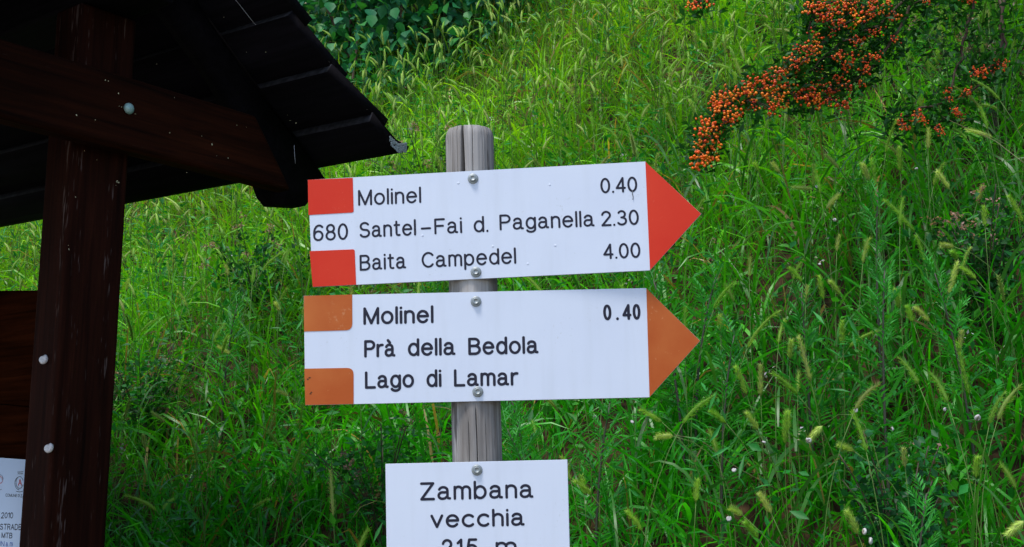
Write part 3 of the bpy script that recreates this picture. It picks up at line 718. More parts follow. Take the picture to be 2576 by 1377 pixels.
def build_firethorn():
    root = np.array([2.6, 4.3, 0.]); root[2] = hill(root[0], root[1])
    e = empty('firethorn_shrub', root, 'firethorn shrub with arching twigs full of orange berries reaching in from top right', 'shrub')
    def at(px, py, dist):
        d = ray(px, py); return CAMPOS + d / math.hypot(d[0], d[1]) * dist
    def depth(px, py):                              # twigs reach out over the slope towards the camera
        return float(np.interp(px, [1730, 1900, 2050, 2250, 2576], [2.75, 2.95, 3.1, 3.2, 3.25]))
    # a crown of leafy stems off to the upper right that carries the twigs
    hub = at(2500, -330, 3.6)
    trunk = [(root, (root + hub) / 2 + [.1, .1, .1], hub), (root, root + [-.1, 0, .9], at(2200, -260, 3.4)), (root, root + [.2, .3, .9], hub + [.3, .3, .3])]
    for a, b, c in trunk:
        g = Geo(); tube(g, bez(a, b, c, 12) - root, np.linspace(.022, .009, 12), 7); link('branch', g.mesh('branch', M_bark, True), e)
    twigs = [[(2200, -260), (2180, -60), (2110, 70), (2050, 130), (1960, 210), (1840, 250), (1800, 320), (1765, 400)],
             [(2200, -260), (2100, -60), (2040, 40), (2035, 110), (1990, 160)],
             [(2500, -330), (2330, -60), (2220, 60), (2120, 100), (2030, 180)],
             [(2330, -60), (2260, 80), (2200, 170), (2120, 225), (2020, 240), (1930, 230)],
             [(2200, -260), (1980, -140), (1850, -70), (1780, -10), (1745, 15)],
             [(2500, -330), (2450, -20), (2420, 130), (2380, 260), (2280, 290), (2260, 310)],
             [(2500, -330), (2520, 20), (2520, 160), (2400, 270), (2350, 325)],
             [(2500, -330), (2520, 20), (2530, 150), (2450, 185)],
             [(2330, -60), (2330, 5)], [(2450, -20), (2420, 4)]]
    TW = []
    for tw in twigs:
        P = np.array([at(x, y, depth(x, y) if y > -150 else 3.5) for x, y in tw])
        t = np.linspace(0, len(P) - 1, 6 * len(P)); Ps = np.stack([np.interp(t, range(len(P)), P[:, i]) for i in range(3)], 1)
        for _ in range(3): Ps[1:-1] = (Ps[:-2] + Ps[1:-1] + Ps[2:]) / 3
        Ps[1:-1] += rng.normal(0, .003, Ps[1:-1].shape)
        TW.append(Ps); g = Geo(); tube(g, Ps - root, np.linspace(.005, .0018, len(Ps)), 6); link('branch', g.mesh('branch', M_bark, True), e)
    allp = np.concatenate(TW)
    # unit icosphere for berries
    import bmesh
    bm = bmesh.new(); bmesh.ops.create_icosphere(bm, subdivisions=1, radius=1); bv = np.array([v.co[:] for v in bm.verts]); bf = np.array([[v.index for v in f.verts] for f in bm.faces]); bm.free()
    bc = [np.array(c) for c in ((.88, .135, .003), (.76, .075, .003), (.92, .22, .006), (.52, .035, .004))]
    gtw = Geo(); gl = Geo()
    variants = []
    for k in range(10):
        g = Geo(); nb = rng.integers(8, 18)
        for i in range(nb):
            c = rng.normal(0, 1, 3); c = c / np.linalg.norm(c) * rng.uniform(.35, 1) * .020; r = rng.uniform(.0028, .0040)
            base = bc[(k // 3) % 4 if rng.random() < .7 else rng.integers(0, 4)] * rng.uniform(.8, 1.15)
            V = bv * r * np.array([1, 1, .88]) + c
            C = np.tile(base, (len(V), 1)); C[bv[:, 2] < -.8] = (.05, .02, .01)
            g.add(V, None, bf, C)
        variants.append(g.mesh('berry_cluster', M_berry, True))
    cl = []
    for zx, zy in CLUST:
        cl.append((1718.5 + zx * .333, zy * .333, 1))
    for (px, py, _) in cl:
        p = at(px + rng.normal(0, 2), py + rng.normal(0, 2), depth(px, py) - .05 + rng.normal(0, .03))
        right = px > 2060 and py > 60
        vi = rng.integers(3, 10) if not right else rng.choice([3, 4, 5, 9, 9])
        if px < 1860: vi = rng.choice([0, 1, 2, 6, 7, 8])
        o = link('berry_cluster', variants[vi], e, p - root); o.rotation_euler = tuple(rng.uniform(0, 6.28, 3)); s = rng.uniform(.8, 1.15) * (.7 if px > 2260 else .85 if right else 1); o.scale = (s, s, s)
        q = allp[np.argmin(np.linalg.norm(allp - p, axis=1))]
        tube(gtw, bez(q, (p + q) / 2 + [0, 0, .01], p, 4) - root, .0012, 4)
        m = rng.integers(9, 16); t = rng.random((m, 1)); P = q * t + p * (1 - t) + rng.normal(0, .018, (m, 3)) + [0, .03, 0]
        L = rng.uniform(.016, .032, m)
        leaflets(gl, P - root, rdir(m, .3), rdir(m, .9), L, L * .42, np.array([.014, .085, .010]) * rng.uniform(.6, 1.9, (m, 1)))
    for Ps in TW:
        m = len(Ps) * 7; P = Ps[rng.integers(0, len(Ps), m)] + rng.normal(0, .022, (m, 3)); L = rng.uniform(.015, .03, m)
        leaflets(gl, P - root, rdir(m, .3), rdir(m, .9), L, L * .42, np.array([.014, .085, .010]) * rng.uniform(.6, 1.8, (m, 1)))
    # crown mass above and right of the frame, and the dark shoots in the top right corner
    m = 15000; P = hub + np.array([.25, .2, .35]) + rng.normal(0, 1, (m, 3)) * [.55, .5, .36]; L = rng.uniform(.018, .034, m)
    u, v, dd = project(P); ok = (v < np.interp(u, [1900, 2200, 2330, 2576, 3200], [-60, -15, 25, 60, 120])) 
    P = P[ok]; L = L[ok]; m = len(P)
    leaflets(gl, P - root, rdir(m, .3), rdir(m, .9), L, L * .45, np.array([.012, .07, .010]) * rng.uniform(.5, 1.6, (m, 1)))
    # drooping darker leafy shoots around the berry twigs
    for (px, py, n) in [(2130, 60, 260), (2180, 130, 260), (2110, 160, 160), (2250, 60, 260), (2350, 60, 200), (2060, 190, 140), (1960, 245, 120), (2290, 300, 60), (2390, 270, 60)]:
        c = at(px, py, depth(px, py) + .08); P = c + rng.normal(0, 1, (n, 3)) * [.06, .07, .045]; L = rng.uniform(.014, .03, n)
        leaflets(gl, P - root, rdir(n, .3), rdir(n, .9), L, L * .42, np.array([.010, .06, .008]) * rng.uniform(.5, 1.8, (n, 1)))
    link('twigs', gtw.mesh('twigs', M_bark), e)['kind'] = 'stuff'
    o = link('leaves', gl.mesh('leaves', M_weed), e); o['kind'] = 'stuff'
build_firethorn()

# ---------------------------------------------------------------- round wooden sign post
SY = 1.74                                            # distance of the sign faces
def plane_pt(px, py, yaw=0., x0=-.05, y0=SY, off=0.):
    n = np.array([math.sin(yaw), -math.cos(yaw), 0.]); p0 = np.array([x0, y0, 0.]) + n * off
    d = ray(px, py); t = ((p0 - CAMPOS) @ n) / (d @ n); return CAMPOS + d * t
def build_post():
    c = plane_pt(1181, 380, 0, off=-.037); c2 = plane_pt(1199, 1120, 0, off=-.037)
    top = plane_pt(1180, 330, 0, off=-.037)[2]
    ax = lambda z: c[:2] + (c2[:2] - c[:2]) * (z - c[2]) / (c2[2] - c[2])
    zb = float(hill(c2[0], c2[1])) - .1
    Rr = .0345; na = 160
    zs = np.concatenate([np.linspace(zb, 1.35, 12), np.linspace(1.36, top - .012, 90), top - .012 + .012 * np.sin(np.linspace(.2, 1.45, 6))])
    front = -math.pi / 2
    th = np.concatenate([front + np.linspace(-1.5, 1.5, 330), front + np.linspace(1.55, 2 * math.pi - 1.55, 50)]); na = len(th)
    V = []
    def dth(a): return (th - a + math.pi) % (2 * math.pi) - math.pi
    cracks = [(front - .26, 1.9, top + .1, .0150, .042), (front + .02, zb, 1.72, .007, .016), (front + .16, 1.98, top + .1, .0045, .010), (front + .95, zb, 1.62, .005, .014),
              (front - .30, zb, 1.70, .0035, .014), (front + .62, 1.98, top + .1, .0035, .009), (front - .75, 1.97, top + .1, .003, .009), (front - .5, 1.97, top + .1, .0025, .007),
              (front + .40, zb, 1.70, .0028, .008), (front + .9, 1.97, top + .1, .003, .009), (front - .8, zb, 1.7, .003, .010)]
    for z in zs:
        r = Rr * (1 + .012 * np.sin(3 * th + 1) + .008 * np.sin(7 * th + 4 * z) + .004 * np.sin(23 * th + 2 * z) + .003 * np.sin(41 * th))
        if z > top - .013: r = (r + .0006 * np.sin(9 * th) + .0004 * np.sin(17 * th + 1)) * (1 - .09 * ((z - (top - .013)) / .013) ** 2)
        for ci, (a, z0, z1, dep, wd) in enumerate(cracks):
            if ci == 0: dep = .024 * (1.05 - .6 * max(0, (z - 2.04) / (top - 2.04))); wd = .060 * (1.05 - .55 * max(0, (z - 2.04) / (top - 2.04)))
            if z0 < z < z1:
                aa = a + .03 * math.sin(z * 9) + .015 * math.sin(z * 31)
                env = min(1, (z - z0) / .06) if z1 > top else min(1, (z1 - z) / .06) if z0 > zb else 1
                r = r - dep * env * np.exp(-(dth(aa) / wd) ** 2)
        a = ax(z)
        V.append(np.stack([a[0] + r * np.cos(th), a[1] + r * np.sin(th), np.full(na, z)], 1))
    V = np.concatenate(V); n = len(zs)
    i = np.arange(n - 1)[:, None] * na; j = np.arange(na)[None]
    Q = np.stack([i + j, i + (j + 1) % na, i + na + (j + 1) % na, i + na + j], -1).reshape(-1, 4)
    topc = V[-na:].mean(0) + [0, 0, .001]
    V = np.concatenate([V, topc[None]]); T = [((n - 1) * na + k, (n - 1) * na + (k + 1) % na, n * na) for k in range(na)]
    root = np.array([ax(zb)[0], ax(zb)[1], zb + .1])
    # weathered grey wood
    m = wood('weathered_grey_wood', (.17, .148, .130), (.42, .395, .375), 2, .75, ((.055, .045, .04), 1.14), .85, .6, .2)
    g = Geo(); g.add(V, Q, T)
    o = link('sign_post', g.mesh('sign_post', m, True, root), None, root)
    tag(o, 'round weathered grey wooden post with long cracks carrying the three trail signs', 'post')
    return ax
AX = build_post()

# ---------------------------------------------------------------- single-line lettering
def arc(cx, cy, rx, ry, a0, a1, n=18):
    a = np.radians(np.linspace(a0, a1, n)); return list(zip(cx + rx * np.cos(a), cy + ry * np.sin(a)))
X = .74
def ell(cx, cy, rx, ry): return ('c', arc(cx, cy, rx, ry, 90, 90 - 345, 26))
stem = lambda x, a, b: [(x, a), (x, b)]
def aglyph(): 
    return [arc(.22, .53, .20, .21, 160, 0, 12) + [(.42, .3), (.42, .14), (.45, .03), (.53, .02)],
            [(.42, .44), (.30, .41)] + arc(.18, .21, .18, .205, 95, 270, 12) + [(.30, .03), (.41, .16)]]
GL = {
 'M': (.72, [stem(0, 0, 1), [(0, 1), (.36, .02)], [(.36, .02), (.72, 1)], stem(.72, 1, 0)]),
 'o': (.54, [arc(.27, .37, .27, .37, 90, 450, 30)]), 'l': (0, [stem(0, 0, 1.03)]), 'i': (0, [stem(0, 0, X), stem(0, .985, 1.0)]),
 'n': (.44, [stem(0, 0, X), arc(.22, .50, .22, .25, 175, 0, 14) + [(.44, 0)]]),
 'e': (.54, [[(.02, .40), (.53, .40)], arc(.27, .37, .27, .37, 5, 322, 26)]),
 'S': (.58, [arc(.29, .75, .26, .25, 30, 250, 20) + [(.36, .49)], [(.36, .49)] + arc(.29, .26, .29, .26, 60, -155, 20)]),
 'a': (.53, aglyph()), 't': (.32, [[(.12, .98), (.12, .16), (.16, .04), (.24, .01), (.32, .02)], [(0, X), (.30, X)]]),
 '-': (.42, [[(0, .39), (.42, .39)]]), 'F': (.52, [stem(0, 0, 1), [(0, 1), (.52, 1)], [(0, .53), (.45, .53)]]),
 'd': (.50, [stem(.50, 0, 1.03), arc(.25, .37, .25, .37, 0, 360, 28)]), '.': (0, [stem(0, 0, .015)]),
 'P': (.55, [stem(0, 0, 1), [(0, 1), (.30, 1)] + arc(.30, .745, .25, .255, 85, -85, 14) + [(0, .49)]]),
 'g': (.50, [[(.50, X), (.50, -.06)] + arc(.25, -.06, .25, .20, -8, -155, 12), arc(.25, .37, .25, .37, 0, 360, 28)]),
 'B': (.58, [stem(0, 0, 1), [(0, 1), (.30, 1)] + arc(.30, .765, .23, .235, 85, -85, 12) + [(0, .53)], [(.30, .53)] + arc(.31, .265, .27, .265, 85, -85, 12) + [(0, 0)]]),
 'C': (.62, [arc(.35, .5, .35, .5, 42, 318, 26)]),
 'm': (.72, [stem(0, 0, X), arc(.18, .53, .18, .22, 175, 0, 12) + [(.36, 0)], arc(.54, .53, .18, .22, 175, 0, 12) + [(.72, 0)]]),
 'p': (.50, [stem(0, X, -.28), arc(.25, .37, .25, .37, 180, -180, 28)]), 'b': (.50, [stem(0, 0, 1.03), arc(.25, .37, .25, .37, 180, -180, 28)]),
 'r': (.28, [stem(0, 0, X), arc(.26, .46, .26, .28, 175, 80, 10)]), 'L': (.50, [stem(0, 1, 0), [(0, 0), (.50, 0)]]),
 'Z': (.58, [[(0, 1), (.56, 1)], [(.56, 1), (0, 0)], [(0, 0), (.58, 0)]]), 'v': (.50, [[(0, X), (.25, 0)], [(.25, 0), (.50, X)]]),
 'c': (.50, [arc(.28, .37, .28, .37, 45, 315, 22)]), 'h': (.44, [stem(0, 0, 1.03), arc(.22, .50, .22, .25, 175, 0, 14) + [(.44, 0)]]),
 '0': (.50, [arc(.25, .5, .25, .5, 90, 450, 30)]), '8': (.50, [arc(.25, .76, .21, .24, -90, 270, 24), arc(.25, .265, .25, .265, 90, 450, 26)]),
 '6': (.50, [arc(.25, .30, .25, .30, 180, 540, 26), [(0, .32)] + arc(.30, .5, .30, .5, 178, 50, 14)]),
 '2': (.50, [arc(.25, .74, .24, .26, 170, -25, 14) + [(.0, 0)], [(0, 0), (.50, 0)]]),
 '3': (.50, [arc(.24, .765, .21, .235, 150, -80, 14), [(.22, .53)] + arc(.24, .265, .26, .265, 80, -150, 14)]),
 '4': (.52, [stem(.40, 0, 1), [(.40, 1), (0, .27)], [(0, .27), (.52, .27)]]), '1': (.20, [stem(.20, 0, 1), [(.20, 1), (0, .80)]]),
 '5': (.52, [[(.48, 1), (.10, 1)], [(.10, 1), (.03, .52)], [(.03, .52)] + arc(.24, .32, .28, .33, 125, -150, 18)]),
 'O': (.66, [arc(.33, .5, .33, .5, 90, 450, 28)]), 'U': (.56, [[(0, 1), (0, .28)] + arc(.28, .28, .28, .28, 185, 355, 12) + [(.56, 1)]]),
 'N': (.58, [stem(0, 0, 1), [(0, 1), (.58, 0)], stem(.58, 0, 1)]), 'E': (.50, [stem(0, 0, 1), [(0, 1), (.5, 1)], [(0, .52), (.44, .52)], [(0, 0), (.5, 0)]]),
 'D': (.60, [stem(0, 0, 1), [(0, 1), (.25, 1)] + arc(.25, .5, .35, .5, 85, -85, 16) + [(0, 0)]]), 'I': (0, [stem(0, 0, 1)]),
 'A': (.62, [[(0, 0), (.31, 1)], [(.31, 1), (.62, 0)], [(.12, .34), (.50, .34)]]), 'R': (.56, [stem(0, 0, 1), [(0, 1), (.30, 1)] + arc(.30, .755, .24, .245, 85, -85, 12) + [(0, .51)], [(.30, .51), (.56, 0)]]),
 'T': (.58, [[(0, 1), (.58, 1)], stem(.29, 1, 0)]), ' ': (.12, []),
}
GL['à'] = (.53, aglyph() + [[(.14, 1.04), (.26, .88)]])
def ribbon(g, pts, hw, to3, z):
    """flat stroke with round ends; to3 maps (u,v,height) to space"""
    P = np.array(pts, float)
    closed = len(P) > 4 and np.linalg.norm(P[0] - P[-1]) < 1e-6
    if closed: P = P[:-1]
    n = len(P)
    if closed:
        Tn = np.roll(P, -1, 0) - np.roll(P, 1, 0)
    else:
        Tn = np.gradient(P, axis=0)
    Tn /= np.linalg.norm(Tn, axis=1)[:, None] + 1e-12
    Nn = np.stack([-Tn[:, 1], Tn[:, 0]], 1)
    V2 = np.concatenate([P + Nn * hw, P - Nn * hw]); Q = []
    m = n if closed else n - 1
    for i in range(m): Q.append((i, n + i, n + (i + 1) % n, (i + 1) % n))
    T = []
    if not closed:
        V2 = list(V2)
        for idx, s in ((0, -1), (n - 1, 1)):
            a0 = math.atan2(Nn[idx][1], Nn[idx][0]); c = len(V2); V2.append(P[idx]); ring = [idx]
            for q in range(1, 7):
                a = a0 - s * math.pi * q / 7; ring.append(len(V2)); V2.append(P[idx] + hw * np.array([math.cos(a), math.sin(a)]))
            ring.append(n + idx)
            for q in range(7): T.append((c, ring[q], ring[q + 1]))
        V2 = np.array(V2)
    g.add(np.array([to3(u, v, z) for u, v in V2]), Q, T)
def word(g, txt, x0, y0, x1, y1, cap, sw, plane, gap=.24, z0=.00022):
    """lettering from picture-measured baseline ends, laid on the sign plane"""
    A3, B3 = plane(x0, y0), plane(x1, y1); S3 = np.linalg.norm(plane(x0, y0) - plane(x0, y0 - 100)) / 100   # metres per px
    ex = (B3 - A3) / np.linalg.norm(B3 - A3); nrm = plane.n; ey = np.cross(nrm, ex); ey = ey if ey[2] > 0 else -ey
    H = (cap - sw) * S3; hw = sw * S3 / 2
    tot = sum(GL[c][0] for c in txt) + gap * (len(txt) - 1)
    W = np.linalg.norm(B3 - A3) - 2 * hw; k = W / (tot if tot else 1)
    x = 0; lay = 0
    for c in txt:
        wd, st = GL[c]
        for s in st:
            lay = (lay + 1) % 4
            pts = [((x + p[0]) * k + hw, p[1] * H + hw) for p in s]
            ribbon(g, pts, hw, lambda u, v, z: A3 + ex * u + ey * v + nrm * z, z0 + .00005 * lay)
        x += wd + gap
class Plane:
    def __init__(s, yaw, off=0., x0=-.05, y0=SY): s.yaw, s.off, s.x0, s.y0 = yaw, off, x0, y0; s.n = np.array([math.sin(yaw), -math.cos(yaw), 0.])
    def __call__(s, px, py): return plane_pt(px, py, s.yaw, s.x0, s.y0, s.off)
def rounded(pts, r, which, n=6):
    """round chosen corners of a px polygon"""
    out = []
    for i, p in enumerate(pts):
        if i not in which: out.append(p); continue
        a = np.array(pts[i - 1], float); b = np.array(p, float); c = np.array(pts[(i + 1) % len(pts)], float)
        p0 = b + (a - b) / np.linalg.norm(a - b) * r; p2 = b + (c - b) / np.linalg.norm(c - b) * r
        for t in np.linspace(0, 1, n): out.append(tuple((1 - t) ** 2 * p0 + 2 * t * (1 - t) * b + t * t * p2))
    return out
def slab(name, pts, plane, z0, z1, m, parent, edge=None, bevel=False):
    """flat piece between heights z0 < z1 above the plane"""
    L = np.array(parent.location); n = plane.n; P = np.array([plane(*p) for p in pts]) - L; k = len(P)
    c = P.mean(0)
    me = bpy.data.meshes.new(name)
    inset = .0006 if bevel else 0
    d = (c - P); d /= np.linalg.norm(d, axis=1)[:, None]
    rings = [P + n * z0, P + n * (z1 - inset)] + ([P + n * z1 + d * inset] if bevel else [])
    V = np.concatenate(rings); nr = len(rings)
    F = [tuple(range(k))[::-1] if False else tuple(range(k))] + [tuple((nr - 1) * k + i for i in range(k))[::-1]]
    for r in range(nr - 1):
        for i in range(k): F.append((r * k + i, r * k + (i + 1) % k, (r + 1) * k + (i + 1) % k, (r + 1) * k + i))
    me.from_pydata([tuple(v) for v in V], [], F); me.materials.append(m)
    if edge:
        me.materials.append(edge)
        for f in me.polygons:
            if f.index == 0 or 2 <= f.index < 2 + k: f.material_index = 1
    me.update()
    return link(name, me, parent)
def bolt(px, py, plane, parent):
    p = plane(px, py) - np.array(parent.location); n = plane.n
    def ringo(name, prof, k, m, smooth=True, rot=0):
        g = Geo(); u = np.array([math.cos(plane.yaw), math.sin(plane.yaw), 0.]); v = np.array([0, 0, 1.])
        th = np.arange(k) * 2 * math.pi / k + rot; V = []
        for r, z in prof: V.append(p + n * z + r * (np.cos(th)[:, None] * u + np.sin(th)[:, None] * v))
        V = np.concatenate(V); q = len(prof); i = np.arange(q - 1)[:, None] * k; j = np.arange(k)[None]
        Q = np.stack([i + j, i + (j + 1) % k, i + k + (j + 1) % k, i + k + j], -1).reshape(-1, 4)
        V = np.concatenate([V, (p + n * prof[-1][1])[None]]); T = [((q - 1) * k + a, (q - 1) * k + (a + 1) % k, q * k) for a in range(k)]
        g.add(V, Q, T); return g.mesh(name, m, smooth)
    b = link('bolt', ringo('bolt', [(.0046, .0012), (.0046, .0046), (.0041, .0052), (.0030, .0052), (.0026, .0046)], 28, M_steel, False, rng.uniform(0, 1)), parent)
    link('washer', ringo('washer', [(.0074, .0002), (.0074, .0010), (.0068, .0018), (.0052, .0022), (.0047, .0020)], 28, M_steel), b)

def sign(label, yaw, outline, center, y0=SY, group=None):
    pl = Plane(yaw, 0., -.05, y0); c = pl(*center)
    e = empty('direction_sign' if len(outline) == 5 else 'place_name_sign', c, label, 'sign', group)
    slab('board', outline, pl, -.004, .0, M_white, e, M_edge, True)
    return pl, e
YAW1 = R(-3.0)
pl, e = sign('white trail sign with red arrow tip and red end squares, reading Molinel, Paganella, Baita Campedel', YAW1,
             [(774, 452.6), (1623, 406.5), (1764.3, 538.4), (1634.7, 680.7), (786.6, 722.3)], (1200, 565), SY - .001)
slab('red_square', rounded([(774.6, 453), (887.5, 447.9), (889.8, 535), (776, 541.5)], 5, {2}), pl, .0002, .0005, M_red, e)
slab('red_square', rounded([(779, 632.4), (892.3, 627.6), (896, 716.6), (786.9, 722)], 5, {1}), pl, .0002, .0005, M_red, e)
slab('arrow_tip', [(1623.5, 407.5), (1763.4, 538.4), (1635.2, 680)], pl, .0002, .0005, M_red, e)
def lettering(pl, e, words, sw):
    for ln in words:
        for t, x0, y0, x1, y1, cap in ln:
            g = Geo(); word(g, t, x0, y0, x1, y1, cap, sw, pl)
            link('lettering', g.mesh('lettering', M_ink, False, np.array(e.location)), e)
lettering(pl, e, [
    [('Molinel', 901, 518.5, 1060, 511, 40), ('0.40', 1511, 487.5, 1604, 483.3, 39)],
    [('680', 788, 608, 876, 603.5, 42)],
    [('Santel', 904, 599.5, 1047, 592.8, 40), ('-', 1059, 592, 1085, 590.6, 40), ('Fai', 1093, 590.5, 1163, 587, 40), ('d.', 1192, 585.8, 1229, 584, 40),
     ('Paganella', 1257, 580.5, 1496, 570.5, 40), ('2.30', 1513, 570.3, 1608, 566.2, 39)],
    [('Baita', 905, 682, 1022, 676.3, 40), ('Campedel', 1061, 675, 1299, 664, 40), ('4.00', 1518, 653, 1612, 649, 39)]], 5.3)
for b in ((1190, 450), (1197.5, 685)): bolt(*b, pl, e)
# small dents
def dent(px, py, pl, e, r=.0018):
    p = pl(px, py) - np.array(e.location); g = Geo(); u = np.array([math.cos(pl.yaw), math.sin(pl.yaw), 0.]); k = 12
    th = np.arange(k) * 2 * math.pi / k; V = [p + pl.n * .00015 + r * 1.0 * (math.cos(a) * u + math.sin(a) * np.array([0, 0, 1.])) for a in th]
    V += [p + pl.n * .0005 + r * .55 * (math.cos(a) * u + math.sin(a) * np.array([0, 0, 1.])) for a in th] + [p + pl.n * .00055]
    g.add(V, [(a, (a + 1) % k, k + (a + 1) % k, k + a) for a in range(k)], [(k + a, k + (a + 1) % k, 2 * k) for a in range(k)])
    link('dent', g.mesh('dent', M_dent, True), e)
for q in [(1383, 465), (1397, 618), (1328, 664), (1240, 620), (1063, 593), (1153, 461)]: dent(*q, pl, e)
g = Geo(); P = np.array([pl(*q) for q in [(1590.5, 480), (1591, 490), (1593, 497), (1592, 503)]]) - np.array(e.location) + pl.n * .001; tube(g, P, .0005, 4); link('grass_fleck', g.mesh('grass_fleck', M_inkgrey), e)

pl, e = sign('white trail sign with faded orange arrow tip, reading Molinel, Prà della Bedola, Lago di Lamar', R(0.3),
             [(764, 744.5), (1625.4, 725), (1761.5, 857.9), (1633.7, 1000), (767.8, 1019.8)], (1200, 872))
slab('orange_square', rounded([(764.6, 745), (886, 741.6), (886.5, 831), (765, 834.6)], 17, {2}), pl, .0002, .0005, M_orange, e)
slab('orange_square', rounded([(765.8, 928), (889.6, 925.8), (889.6, 1016.6), (768, 1019.3)], 17, {1}), pl, .0002, .0005, M_orange, e)
slab('arrow_tip', [(1625.9, 726), (1760.7, 857.9), (1634, 999)], pl, .0002, .0005, M_orange, e)
lettering(pl, e, [
    [('Molinel', 914, 817.8, 1091, 813.5, 44), ('0', 1518, 806.8, 1539, 806.2, 40), ('.', 1550, 806, 1557, 806, 40), ('4', 1566, 805.8, 1589, 805.2, 40), ('0', 1592, 805.2, 1612, 804.8, 40)],
    [('Prà', 916, 900.3, 995, 898.4, 44), ('della', 1026, 897, 1146, 894.4, 44), ('Bedola', 1178, 894.2, 1355, 890.2, 44)],
    [('Lago', 918, 979, 1042, 975.6, 44), ('di', 1073, 975, 1111, 974, 44), ('Lamar', 1142, 973.6, 1304, 970.6, 44)]], 6.9)
for b in ((1197.5, 759), (1202, 986)): bolt(*b, pl, e)
for q in [(783, 988), (774, 955), (779, 951), (781, 991)]:
    p = pl(*q); slab('stain', [(q[0] + 3.2 * math.cos(a) * rng.uniform(.5, 1.3), q[1] + 2.4 * math.sin(a) * rng.uniform(.5, 1.3)) for a in np.linspace(6.28, .6, 9)], pl, .00055, .0006, M_rust, e)

pl, e = sign('white rectangular place name sign reading Zambana vecchia 215 m at the foot of the picture', R(0.2),
             [(969.5, 1167.3), (1427.5, 1156.6), (1436, 1470), (974, 1480)], (1200, 1320))
lettering(pl, e, [
    [('Zambana', 1057, 1260, 1342, 1253.5, 46)], [('vecchia', 1083, 1329.5, 1320, 1323.5, 44)],
    [('2', 1111, 1402.6, 1139, 1402, 46), ('1', 1149, 1401.6, 1164, 1401.2, 46), ('5', 1173, 1401, 1203, 1400.4, 46), ('m', 1247, 1399.5, 1300, 1398.4, 46)]], 6.8)
bolt(1200, 1183, pl, e)

